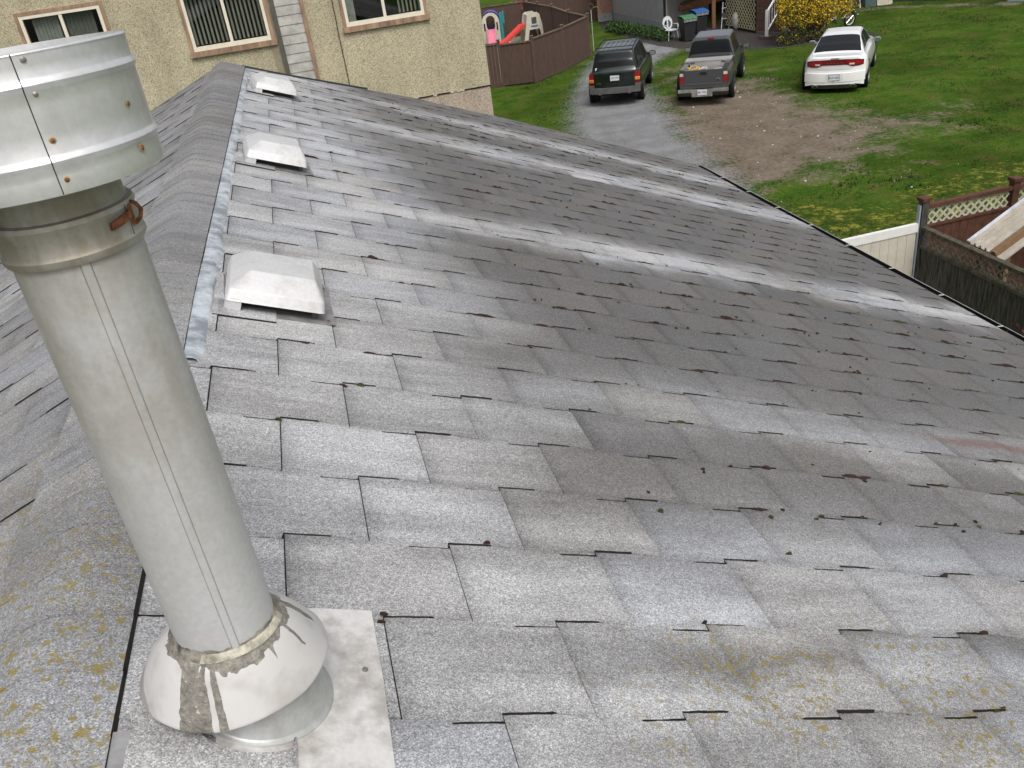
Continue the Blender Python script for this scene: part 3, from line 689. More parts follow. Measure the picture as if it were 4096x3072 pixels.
# tufts of grass standing off the lawn
b = MB(); rnd = random.Random(4); gm = [simple('grass_blades', (.040, .080, .010), .9, var=.45, scale=2), simple('grass_blades_pale', (.07, .11, .018), .9, var=.4, scale=2)]
cnt = 0
while cnt < 16000:
    x, y = rnd.uniform(2, 25), rnd.uniform(13.5, 44)
    if max(seg_poly_dist(x, y, GRAVEL), seg_poly_dist(x, y, WALK), seg_poly_dist(x, y, SAND)) > -.05: continue
    if seg_poly_dist(x, y, DIRT) > 0 and rnd.random() < .93: continue
    if noise.noise(Vector((x*.8, y*.8, 1))) + rnd.uniform(-.3, .3) < 0: continue
    for _ in range(3):
        a = rnd.random()*PI; h = rnd.uniform(.02, .055); wd = rnd.uniform(.01, .025); dx, dy = math.cos(a)*wd, math.sin(a)*wd
        px, py = x+rnd.uniform(-.08, .08), y+rnd.uniform(-.08, .08); lx_, ly_ = rnd.uniform(-.03, .03), rnd.uniform(-.03, .03)
        b.add([(px-dx, py-dy, -.02), (px+dx, py+dy, -.02), (px+lx_, py+ly_, h)], [(0, 1, 2)], gm[rnd.random() < .3])
    cnt += 1
tag(b.build('grass', None, None), 'short tufts of grass over the sloping lawn', 'grass', kind='stuff')
b = MB(); pm = simple('pale_stone', (.62, .6, .56), .8)
for _ in range(70):
    x, y = rnd.gauss(8.3, 1.5), rnd.gauss(25, 3.2)
    if not (3 < x < 12 and 18 < y < 34): continue
    s_z = rnd.choice((.005, .007, .009, .014, .022)); b.box(x-s_z, x+s_z*rnd.uniform(.5, 1.6), y-s_z, y+s_z, -.03, .006+s_z*.4, pm)
tag(b.build('stones', None, None), 'scattered pale stones and scraps on the dirt beside the driveway', 'stones', kind='stuff')

# ================================================================ STUCCO BUILDING (beyond the ridge)
W0 = 18.0; K = W0/14.0
bd = thing('stucco_house', 'tall beige pebble stucco house with brown trimmed sliding windows behind the shingle roof', 'house', tuple(hw(0, W0, 0)), HR)
def stucco(name, c1, c2):
    t = NT(name); v = t.n('ShaderNodeTexVoronoi'); v.inputs['Scale'].default_value = 85; t.l(t.tc.outputs['Object'], v.inputs['Vector'])
    sp = t.n('ShaderNodeSeparateColor'); t.l(v.outputs['Color'], sp.inputs[0])
    v2 = t.n('ShaderNodeTexVoronoi'); v2.inputs['Scale'].default_value = 42; t.l(t.tc.outputs['Object'], v2.inputs['Vector'])
    sp2 = t.n('ShaderNodeSeparateColor'); t.l(v2.outputs['Color'], sp2.inputs[0])
    c = t.ramp(sp.outputs[0], [(0, c2), (.16, tuple(q*.8 for q in c1)), (.5, c1), (1, tuple(min(1, q*1.3) for q in c1))])
    c = t.mix(1, c, t.ramp(sp2.outputs[1], [(0, .84), (.25, .97), (1, 1.06)]), 'MULTIPLY')
    c = t.mix(1, c, t.ramp(t.noise(1.2, 4, .6, mapscale=(1.6, 1, .5)), [(.3, .8), (.65, 1.06)]), 'MULTIPLY')
    t.col(c); t.p(.95, 0, .1); t.bump(sp.outputs[0], .006, .9); return t.m
M_ST = stucco('pebble_stucco', (.53, .475, .335), (.24, .2, .13)); M_ST2 = stucco('pink_stucco', (.51, .42, .34), (.2, .155, .12))
SEAM = CAMZ - 2.56*K; CX = 2.93*K
SILL = CAMZ - 1.42*K; TOPW = CAMZ - .545*K
sidx0, sidx1 = -.10*K, .275*K
wins = [(-3.51*K, -2.36*K), (-1.38*K, -.185*K), (.84*K, 2.11*K)]
# front wall as strips around the window holes
b = MB(); WTOP = 8.3; th_ = .22
cols = []; x = -9.5
for (a, c) in wins: cols.append((x, a, None)); cols.append((a, c, 'w')); x = c
cols.append((x, CX, None))
for a, c, k in cols:
    if k: b.box(a, c, 0, th_, SEAM, SILL, M_ST); b.box(a, c, 0, th_, TOPW, WTOP, M_ST)
    else: b.box(a, c, 0, th_, SEAM, WTOP, M_ST)
b.build('wall', None, bd)['label'] = 'upper beige pebble stucco wall'
b = MB(); b.box(-9.5, CX-.012, -.004, th_, 0, SEAM-.006, M_ST2); b.build('lower_wall', None, bd)['label'] = 'lower pinkish stucco wall'
b = MB(); b.box(CX-.22, CX-.001, th_+.001, 11, 0, WTOP, M_ST); b.build('side_wall', None, bd)
b = MB(); b.box(-9.5, -9.28, th_+.001, 11, 0, WTOP, M_ST); b.build('side_wall', None, bd)
b = MB(); b.box(-9.3, CX-.25, 10.8, 11, 0, WTOP, M_ST); b.build('rear_wall', None, bd)
b = MB(); bx = MB(); rnd = random.Random(2)
x = -9.5
while x < CX: d_ = rnd.uniform(.05, .3); b.box(x, min(x+d_, CX), -.012-.004*rnd.random(), -.0045, SEAM-.02, SEAM+.004+.006*rnd.random(), simple('chipped_white_paint', (.6, .57, .5), .8, var=.5, scale=14) if rnd.random() < .4 else M_EDGE); x += d_+.002
b.build('seam_flashing', None, bd)
RF = MB(); RF.prism([(-10.2, WTOP-.3), (CX+.7, WTOP-.3), (CX+.7, WTOP), (-3.2, WTOP+2.6), (-10.2, WTOP)], -.7, 11.7, M_UNDER)
RF.v = [(x, z, y) for x, y, z in RF.v]; RF.build('roof', None, bd)
M_BRN = simple('brown_wood_trim', (.36, .235, .155), .75, var=.3, scale=12, stretch=(1, 1, .2)); M_CRM = simple('cream_vinyl', (.82, .76, .62), .45, var=.06)
M_GLS = NT('window_glass'); _g = M_GLS; _t = _g.n('ShaderNodeBsdfTransparent'); _t.inputs[0].default_value = (.90, .92, .90, 1); _q = _g.n('ShaderNodeBsdfGlossy'); _q.inputs['Roughness'].default_value = .03
_m = _g.n('ShaderNodeMixShader'); _m.inputs[0].default_value = .07; _g.l(_t.outputs[0], _m.inputs[1]); _g.l(_q.outputs[0], _m.inputs[2]); _g.l(_m.outputs[0], _g.t.nodes['Material Output'].inputs[0]); M_GLS = M_GLS.m
M_BLD = simple('blind_fabric', (.16, .165, .15), .85, var=.1); M_BLD3 = simple('blind_slat', (.30, .30, .27), .8, var=.06); M_BLD2 = simple('curtain_fabric', (.30, .32, .30), .85, var=.12); M_ROOM = simple('room_dark', (.03, .028, .026), .9)
for wi, (a, c) in enumerate(wins):
    z0, z1 = SILL, TOPW
    wn = MB(); f = .055
    for bx_ in ((a-.004, a+f, z0, z1), (c-f, c+.004, z0, z1), (a+f+.001, c-f-.001, z1-f, z1+.004), (a-.03, c+.03, z0-.05, z0+.045)):
        wn.box(bx_[0], bx_[1], -.035 if bx_[2] > z0-.01 else -.06, -.001 if 0 else .03, bx_[2] if bx_[2] != z0 or 1 else z0, bx_[3], M_BRN)
    win = wn.build('window', None, bd)
    a2, c2, z2, z3 = a+f+.002, c-f-.002, z0+.047, z1-f-.002
    fr = MB(); g = .055; mx = (a2+c2)/2
    for q in ((a2, a2+g, z2, z3), (c2-g, c2, z2, z3), (a2+g, c2-g, z3-g, z3), (a2+g, c2-g, z2, z2+.075)): fr.box(q[0], q[1], -.028, .05, q[2], q[3], M_CRM)
    fr.box(mx-.028, mx+.028, -.02, .045, z2+.076, z3-g-.001, M_CRM)
    fr.build('frame', None, win)
    p = MB(); p.box(a2+g, mx-.029, .004, .01, z2+.076, z3-g, M_GLS); p.build('pane', None, win)
    p = MB(); p.box(mx+.029, c2-g, .018, .024, z2+.076, z3-g, M_GLS); p.build('pane', None, win)
    p = MB(); rr = random.Random(wi)
    if wi == 0:
        segs = [(a2+.17, mx-.1, .062, M_BLD2), (mx+.03, c2-.22, .07, M_BLD)]
        for s0, s1, wd, mt_ in segs:
            x = s0
            while x < s1: p.box(x, x+wd*.94, .10+.008*rr.random(), .114+.02*rr.random(), z2-.1, z3, mt_, T=None); x += wd
    else:
        lo, hi = (a2+g, c2-g) if wi == 1 else (mx+.28, c2-g)
        x = lo + .03
        while x < hi:
            T = Matrix.Translation((x, .12, 0)) @ Matrix.Rotation(R(30), 4, 'Z')
            p.box(-.021, .021, -.001, .001, z2+.09, z3, M_BLD3, T=T); x += .078
    p.build('blind', None, win)
    if wi == 2: p = MB(); p.box(a2+g, a2+g+.16, .1, .12, z2, z3, M_BLD2); p.build('curtain', None, win)
    p = MB()
    for q in ((a, c, 1.6, 1.62, z0-.3, z1+.3), (a-.3, a-.28, .23, 1.6, z0-.3, z1+.3), (c+.28, c+.3, .23, 1.6, z0-.3, z1+.3), (a-.3, c+.3, .23, 1.6, z0-.34, z0-.3), (a-.3, c+.3, .23, 1.6, z1+.3, z1+.34)): p.box(*q, M_ROOM)
    p.build('room', None, win)
# siding chase
M_SID = simple('pale_lap_siding', (.47, .455, .42), .7, var=.18, scale=7)
b = MB(); z = SEAM-1.0; kk = 0
while z < WTOP-.4:
    T = Matrix.Translation((0, 0, z)); y_ = -.055
    b.add([(sidx0+.03, y_, z), (sidx1, y_, z), (sidx1, y_+.012, z+.17), (sidx0+.03, y_+.012, z+.17), (sidx0+.03, -.004, z), (sidx1, -.004, z), (sidx1, -.004, z+.17), (sidx0+.03, -.004, z+.17)],
          [(0, 1, 2, 3), (0, 4, 5, 1), (3, 2, 6, 7), (0, 3, 7, 4), (1, 5, 6, 2)], M_SID); z += .17
b.build('lap_siding', None, bd)
b = MB(); b.box(sidx1+.002, sidx1+.075, -.085, -.002, SEAM-1, WTOP-.4, M_BRN); b.build('corner_board', None, bd)
b = MB(); b.box(sidx0-.055, sidx0+.028, -.075, -.002, SEAM-1, WTOP-.4, simple('dark_taupe', (.11, .10, .08), .6)); b.build('downspout', None, bd)
b = MB(); b.box(sidx0-.2, sidx0-.057, -.02, -.002, SEAM-1, WTOP-.4, simple('taupe_board', (.3, .26, .18), .7)); b.build('taupe_board', None, bd)
cab = MB(); rr = random.Random(1); cab.tube([(.75*K-.01+.008*rr.random(), -.014, SEAM-.8+.25*k) for k in range(24)], .009, 6, simple('rusty_cable', (.07, .045, .035), .8)); cab.build('cable', None, bd)

# ================================================================ FENCES
M_FB = simple('brown_fence_vinyl', (.10, .058, .046), .8, var=.22, scale=6, stretch=(4, 4, .5)); M_FC = simple('fence_cap_rail', (.15, .11, .065), .8, var=.3, scale=8)
def board_fence(name, label, pts, h=1.69, posts=True, group=None, m=M_FB, mc=M_FC, first=True, gate=None, cat='fence'):
    t_ = thing(name, label, cat, (pts[0][0], pts[0][1], 0), 0, group); o_ = Vector((pts[0][0], pts[0][1], 0))
    for k, (p, q) in enumerate(zip(pts, pts[1:])):
        a = Vector((*p, 0))-o_; c = Vector((*q, 0))-o_; d = (c-a).normalized(); L = (c-a).length; n_ = Vector((-d.y, d.x, 0))
        b = MB(); nb = max(2, int(L/.15)); rr = random.Random(int(p[0]*50))
        for i in range(nb):
            s0, s1 = .07 + (L-.14)*i/nb, .07 + (L-.14)*(i+1)/nb; off = rr.uniform(-.003, .003); e = .004
            P = [a+d*(s0+e)+n_*(off-.012), a+d*(s1-e)+n_*(off-.012), a+d*(s1-e)+n_*(off+.012), a+d*(s0+e)+n_*(off+.012)]
            b.add([v_ + Vector((0, 0, z)) for z in (.05, h-.04) for v_ in P], [(0, 1, 2, 3), (7, 6, 5, 4), (0, 4, 5, 1), (1, 5, 6, 2), (2, 6, 7, 3), (3, 7, 4, 0)], m)
        b.bar(a+d*.06+n_*.0+Vector((0, 0, .08)), c-d*.06+Vector((0, 0, .08)), .05, .12, m)
        b.build('panel', None, t_)
        r_ = MB(); r_.bar(a+d*.06+Vector((0, 0, h)), c-d*.06+Vector((0, 0, h)), .1, .05, mc); r_.build('cap_rail', None, t_)
    for k, p in enumerate(pts):
        if not first and k == 0: continue
        b = MB(); a = Vector((*p, 0))-o_
        b.box(a.x-.055, a.x+.055, a.y-.055, a.y+.055, 0, h+.1, m); post = b.build('post', None, t_)
        b = MB(); b.box(a.x-.075, a.x+.075, a.y-.075, a.y+.075, h+.101, h+.135, mc); b.build('post_cap', None, post)
    return t_
board_fence('board_fence', 'short brown fence run between the stucco house corner and the gate', [(-1.4, 36.9), (-.1, 36.72), (1.4, 36.54)], group='brown fences of the play yard')
board_fence('board_fence', 'brown board fence angling from the gate to the lawn corner beyond the green car', [(2.72, 36.41), (4.16, 38.27), (5.6, 40.75)], group='brown fences of the play yard')
board_fence('board_fence', 'shaded brown board fence running back from the corner post right of the red slide', [(5.6, 40.75), (5.05, 43.1), (4.62, 46.3), (4.1, 48.2), (3.55, 50.3)], group='brown fences of the play yard', first=False)
board_fence('board_fence', 'dark brown board fence along the back of the play yard behind the plastic playhouse', [(3.45, 50.4), (1.2, 50.6), (-1.2, 50.9), (-3.6, 51.1)], group='brown fences of the play yard', first=False)
board_fence('board_fence', 'dark brown fence running to the brick pillar behind the play yard', [(3.75, 50.6), (5.8, 51.6), (7.7, 52.2)], h=1.75, group='brown fences of the play yard', first=False)
g_ = thing('garden_gate', 'brown board gate with dark frame gaps between two posts of the play yard fence', 'gate', (1.46, 36.53, 0), math.atan2(-.13, 1.26))
b = MB(); [b.box(.0+.123*k, .119+.123*k, -.012, .012, .06, 1.6, M_FB) for k in range(10)]; b.build('boards', None, g_)
b = MB(); b.box(-.03, 1.26, .02, .03, .04, 1.62, M_EDGE); b.build('backing', None, g_)
b = MB(); b.box(.02, 1.24, -.05, .05, 1.6, 1.65, M_FC); b.build('cap_rail', None, g_)
b = MB(); b.box(1.1, 1.16, .014, .05, .95, 1.0, M_BLACK); b.build('latch', None, g_)

def lattice(b, x0, x1, z0, z1, y, m, pitch=.1, wd=.032, th2=.006, T=None):
    L = x1-x0; Hh = z1-z0
    for sg, yy in ((1, y), (-1, y+th2+.001)):
        k = -Hh
        while k < L:
            s0 = max(0, -k); s1 = min(Hh, L-k)
            if s1 > s0+.01:
                xa, xb = x0+k+s0, x0+k+s1; za, zb = (z0+s0, z0+s1) if sg > 0 else (z1-s0, z1-s1)
                h2 = wd*.7
                P = [(xa-h2, yy, za), (xa+h2, yy, za), (xb+h2, yy, zb), (xb-h2, yy, zb)]
                P = [(min(max(p[0], x0), x1), p[1], p[2]) for p in P]
                P2 = [(p[0], p[1]+th2, p[2]) for p in P]
                vs = [Vector(p) for p in P+P2]
                if T: vs = [T @ p for p in vs]
                b.add(vs, [(0, 1, 2, 3), (7, 6, 5, 4), (0, 4, 5, 1), (1, 5, 6, 2), (2, 6, 7, 3), (3, 7, 4, 0)], m)
            k += pitch*1.414
M_RED = simple('red_brown_stain', (.10, .038, .022), .75, var=.3, scale=10); M_LAT = simple('cream_lattice', (.5, .47, .38), .7, var=.15)
M_GRY = simple('weathered_grey_wood', (.075, .07, .06), .9, var=.6, scale=9, stretch=(5, 5, .5)); M_OLD = simple('mossy_wood', (.085, .075, .05), .9, var=.4, scale=14)
M_OLT = simple('grey_lattice_wood', (.20, .19, .155), .9, var=.45, scale=14)
FP = Vector((6.5, 12.15, 0))     # shared corner post
# white vinyl fence
wf = thing('vinyl_fence', 'cream vinyl plank fence with bright white top rail, partly hidden by the roof edge', 'fence', tuple(FP), HR)
M_WV = simple('white_vinyl', (.80, .79, .77), .35, var=.05); M_CV = simple('beige_vinyl', (.60, .55, .47), .45, var=.06)
b = MB(); x = -.1
while x > -6: b.box(x-.148, x, -.02, .02, .1, 1.53, M_CV); x -= .152
b.build('panel', None, wf)
b = MB(); b.box(-6, -.085, -.035, .035, 1.52, 1.65, M_WV); b.build('top_rail', None, wf)
b = MB(); b.box(-6, -.085, -.035, .035, .04, .11, M_WV); b.build('bottom_rail', None, wf)
b = MB(); b.box(-.085, -.062, -.03, .03, .02, 1.93, simple('blue_grey_channel', (.38, .42, .5), .4)); b.build('end_channel', None, wf)
lf = thing('lattice_fence', 'red brown fence with cream lattice top running right from the corner post', 'fence', tuple(FP), HR, 'fences meeting at the corner post')
b = MB(); x = .1
while x < 5: b.box(x, x+.138, -.012, .012, .08, 1.56, M_RED); x += .142
b.build('boards', None, lf)
b = MB(); lattice(b, .08, 1.5, 1.6, 1.86, -.006, M_LAT, .095, .034); lattice(b, 1.62, 5, 1.6, 1.86, -.006, M_LAT, .095, .034); b.build('lattice_panel', None, lf)
b = MB(); b.box(.07, 5, -.045, .045, 1.86, 1.92, M_RED); b.build('top_rail', None, lf)
b = MB(); b.box(.07, 5, -.035, .035, 1.56, 1.6, M_RED); b.build('middle_rail', None, lf)
for x in (0, 1.57, 3.2):
    b = MB(); b.box(x-.055, x+.055, -.055, .055, 0, 1.99, M_RED if x else M_GRY); po = b.build('post', None, lf)
    b = MB(); b.box(x-.078, x+.078, -.078, .078, 1.991, 2.04, M_RED); b.build('post_cap', None, po)
of = thing('weathered_fence', 'weathered grey board fence with mossy lattice top near the right edge, running toward the viewer', 'fence', tuple(FP), HR-PI/2, 'fences meeting at the corner post')
b = MB(); x = .07; rr = random.Random(8)
while x < 6: b.box(x, x+.13, -.012+rr.uniform(-.004, .004), .012, .05, 1.26, M_GRY); x += .137
b.build('boards', None, of)
b = MB(); lattice(b, .08, 2.6, 1.31, 1.55, -.006, M_OLT, .085, .024); lattice(b, 2.72, 6, 1.31, 1.55, -.006, M_OLT, .085, .024); b.build('lattice_panel', None, of)
b = MB(); b.box(.07, 6, -.045, .045, 1.55, 1.60, M_OLD); b.build('top_rail', None, of)
b = MB(); b.box(.07, 6, -.04, .04, 1.26, 1.31, M_OLD); b.build('middle_rail', None, of)
b = MB(); b.box(2.61, 2.71, -.05, .05, 0, 1.54, M_GRY); b.build('post', None, of)
# ribbed lean-to behind it
rl = thing('lean_to_roof', 'beige ribbed panel lean-to with brown beam behind the weathered lattice fence', 'shed roof', tuple(FP), HR)
def slope_pt(h, v, z0): return Vector((h, v, 1.6 + .535*(h-.08) + z0))
M_PAN = simple('beige_ribbed_panel', (.46, .42, .355), .6, var=.12)
b = MB(); v_ = -.93; rows = []
pf = []
for k in range(4):
    vv = -.93 - .105*k; pf += [(vv, .035), (vv-.016, .035), (vv-.024, 0), (vv-.09, .0), (vv-.097, .035)]
b.grid([[slope_pt(.08, p, z) for p, z in pf], [slope_pt(3.2, p, z) for p, z in pf]], M_PAN); b.grid([[slope_pt(.08, p, z-.012) for p, z in pf], [slope_pt(3.2, p, z-.012) for p, z in pf]], M_PAN)
b.build('ribbed_panel', None, rl)
b = MB(); b.bar(slope_pt(.07, -.915, .03), slope_pt(3.2, -.915, .03), .05, .03, simple('white_trim_edge', (.62, .66, .72), .4)); b.build('edge_trim', None, rl)
b = MB(); b.bar(slope_pt(.1, -1.40, -.03), slope_pt(3.2, -1.40, -.03), .07, .12, simple('tan_beam', (.22, .13, .06), .8)); b.build('beam', None, rl)
b = MB(); b.bar(slope_pt(.1, -1.50, -.07), slope_pt(3.2, -1.50, -.07), .12, .03, M_PAN); b.build('lower_panel', None, rl)
for h_, v__ in ((2.9, -.95), (2.9, -1.4), (.3, -1.4), (.3, -.95)):
    b = MB(); b.box(h_-.04, h_+.04, v__-.04, v__+.04, 0, 1.5+.535*(h_-.08), simple('tan_beam', (.2, .12, .06), .8)); b.build('post', None, rl)
b = MB(); b.box(.4, 3.2, -3.5, -.2, .002, .012, simple('dark_patio', (.06, .055, .05), .9)); o = b.build('patio', None, None, loc=tuple(FP), rot=(0, 0, HR)); tag(o, kind='structure')

# ================================================================ PLANTS
def leaves(b, centers, n, size, mats, wts, rnd, flat=.6, bound=None):
    for _ in range(n):
        c, r = rnd.choice(centers)
        while True:
            p = Vector((rnd.uniform(-1, 1), rnd.uniform(-1, 1), rnd.uniform(-1, 1)))
            if p.length < 1 and rnd.random() < .25 + .75*p.length: break
        p = Vector((c[0]+p.x*r[0], c[1]+p.y*r[1], c[2]+p.z*r[2]))
        if p.z < .03: continue
        q = Vector((rnd.gauss(0, 1), rnd.gauss(0, 1), rnd.gauss(0, 1)*flat+.3)).normalized(); u = q.orthogonal().normalized(); v = q.cross(u); s = size*rnd.uniform(.6, 1.4)
        a = rnd.random()*6; u2 = u*math.cos(a)+v*math.sin(a); v2 = q.cross(u2)
        b.add([p-u2*s, p+v2*s*.5, p+u2*s, p-v2*s*.5], [(0, 1, 2, 3)], rnd.choices(mats, wts)[0])
def branchy(b, base, tips, r, m, rnd):
    for tp_ in tips:
        mid = (Vector(base)+Vector(tp_))/2 + Vector((rnd.uniform(-.15, .15), rnd.uniform(-.15, .15), .12))
        b.tube([base, mid, tp_], [r, r*.6, r*.25], 5, m)
M_BARK = simple('bark', (.09, .065, .05), .95, var=.3, scale=14)
fy = [simple('forsythia_yellow', (.85, .58, .02), .7, var=.2), simple('forsythia_deep_yellow', (.60, .38, .02), .7), simple('olive_leaf', (.13, .13, .03), .8), simple('dark_leaf', (.03, .04, .012), .85)]
def bush(name, label, cat, loc, centers, n, size, mats, wts, seed, stem=True, group=None):
    t_ = thing(name, label, cat, loc, 0, group); rnd_ = random.Random(seed); b = MB(); leaves(b, centers, n, size, mats, wts, rnd_); b.build('foliage', None, t_)
    if stem:
        b = MB(); branchy(b, (0, 0, 0), [(c[0]*.9+rnd_.uniform(-.1, .1), c[1]*.9, c[2]) for c, r in centers for _ in range(2)], .035, M_BARK, rnd_); b.build('stems', None, t_)
    return t_
rnd = random.Random(31)
cen = [((rnd.uniform(-1.35, 1.35), rnd.uniform(-.9, .9), rnd.uniform(1.15, 2.5)), (rnd.uniform(.35, .6), rnd.uniform(.35, .55), rnd.uniform(.3, .5))) for _ in range(34)]
cen += [((-1.3, -.2, .95), (.4, .4, .35)), ((1.45, 0, 1.35), (.45, .4, .5)), ((.2, -.6, 1.0), (.7, .4, .35)), ((-.6, -.5, .95), (.6, .4, .35)), ((.9, -.5, 1.1), (.5, .4, .35))]
bush('forsythia_bush', 'big yellow flowering bush beside the white stair railing behind the white car', 'bush', (14.35, 37.1, 0), cen, 21000, .034, fy, (.34, .22, .25, .19), 5)
bush('low_shrub', 'sparse dull green undergrowth at the foot of the yellow bush', 'shrub', (13.6, 36.7, 0), [((-.5, 0, .3), (.5, .35, .3)), ((.1, .1, .25), (.6, .3, .3)), ((.9, 0, .3), (.5, .3, .3))], 1500, .035, fy, (.03, .05, .5, .42), 6)
gl = [simple('bright_leaf', (.05, .12, .02), .8), simple('mid_leaf', (.03, .075, .018), .8), fy[3]]
for k, (x, y, s) in enumerate(((7.75, 47.2, .8), (8.1, 45.8, 1.0), (8.6, 44.6, .9), (8.95, 43.4, .9), (9.25, 42.45, .7))):
    bush('green_shrub', ('low green clump of daffodil leaves nearest the brick pillar', 'leafy green clump second from the brick pillar along the grey wall', 'middle green clump along the grey wall of the white house', 'green clump along the grey wall second from the plastic chair', 'small green clump nearest the white plastic chair')[k], 'shrub', (x, y, 0), [((0, 0, .28*s), (.5*s, .75, .32*s)), ((.2, .2, .2), (.4*s, .5, .25*s))], 1500, .05, gl, (.4, .4, .2), 50+k, False, 'green clumps along the grey wall')
rdm = [simple('red_leaf', (.20, .018, .018), .7), simple('wine_leaf', (.09, .012, .012), .8)]
bush('red_leaf_shrub', 'red leaved twiggy shrub in front of the weathered fence at the right edge', 'shrub', tuple(FP + Vector(hw(-.33, -2.65, 0))), [((0, 0, .75), (.22, .5, .4)), ((.05, .3, .5), (.15, .3, .3)), ((-.05, -.6, .95), (.2, .35, .3))], 420, .02, rdm, (.55, .45), 9)
pk = [simple('magenta_blossom', (.36, .07, .13), .8), simple('plum_leaf', (.10, .025, .035), .8)]
bush('magenta_shrub', 'magenta flowering shrub beyond the play yard fence at the top edge', 'shrub', (4.9, 58.0, 0), [((-1.1, 0, .5), (1.0, .8, .55)), ((.5, 0, .5), (1.1, .8, .6)), ((1.8, .2, .45), (.9, .7, .5))], 5200, .06, pk, (.5, .5), 12)
wh = [simple('white_blossom', (.55, .55, .48), .8), gl[0]]
bush('white_blossom_shrub', 'white flowering shrub right of the magenta shrub at the top edge', 'shrub', (6.4, 55.6, 0), [((0, 0, .5), (.75, .6, .5))], 1500, .05, wh, (.45, .55), 13)
bush('evergreen_shrub', 'small dark green shrub poking above the back fence left of the white blossom', 'shrub', (4.75, 53.2, 0), [((0, 0, 1.1), (.4, .4, .9)), ((.3, 0, 1.6), (.35, .3, .5))], 1300, .05, [gl[1], fy[3]], (.4, .6), 14)

# ================================================================ VEHICLES
def paint(name, c, rough=.25, metal=.0, coat=.6):
    t = NT(name); t.col(t.mix(t.ramp(t.noise(3, 5, .6), [(.45, 0.0), (.75, .25)]), c, tuple(q*.75+.05 for q in c))); t.p(rough, metal, .5)
    t.b.inputs['Coat Weight'].default_value = coat; t.b.inputs['Coat Roughness'].default_value = .08; return t.m
M_TINT = NT('tinted_glass'); M_TINT.col((.012, .014, .016)); M_TINT.p(.2, 0, .35); M_TINT = M_TINT.m
M_TYRE = simple('tyre_rubber', (.016, .016, .016), .85, var=.3, scale=20); M_RIM = simple('alloy_rim', (.45, .45, .45), .35, .8); M_CHR = simple('chrome', (.75, .75, .74), .15, 1.0, var=.04)
M_REDL = simple('red_lens', (.30, .008, .012), .18, spec=.7, var=.1); M_DREDL = simple('dark_red_lens', (.15, .006, .012), .18, spec=.7, var=.1); M_AMB = simple('amber_lens', (.75, .22, .02), .2, var=.1); M_CLR = simple('clear_lens', (.62, .6, .52), .2, var=.1)
M_PLT = simple('plate_white', (.72, .73, .74), .5, var=.05); M_PTX = simple('plate_blue', (.08, .10, .28), .5); M_WELL = simple('wheel_well', (.008, .008, .008), .95)
def lerp_tab(tab, y):
    if y <= tab[0][0]: return tab[0][1]
    for (a, A_), (c, C_) in zip(tab, tab[1:]):
        if y <= c:
            t = (y-a)/(c-a); t = t*t*(3-2*t)*.5 + t*.5
            return [(p[0]+(q[0]-p[0])*t, p[1]+(q[1]-p[1])*t) for p, q in zip(A_, C_)]
    return tab[-1][1]
def crv(K, s):      # Catmull-Rom through the profile
    n = len(K)-1; s = max(0, min(n-1e-6, s)); i = int(s); t = s-i
    P = [K[max(0, i-1)], K[i], K[i+1], K[min(n, i+2)]]
    out = []
    for c in (0, 1):
        a, b_, d, e = (p[c] for p in P); m1, m2 = (d-a)*.32, (e-b_)*.32
        out.append((2*t**3-3*t*t+1)*b_ + (t**3-2*t*t+t)*m1 + (-2*t**3+3*t*t)*d + (t**3-t*t)*m2)
    return out
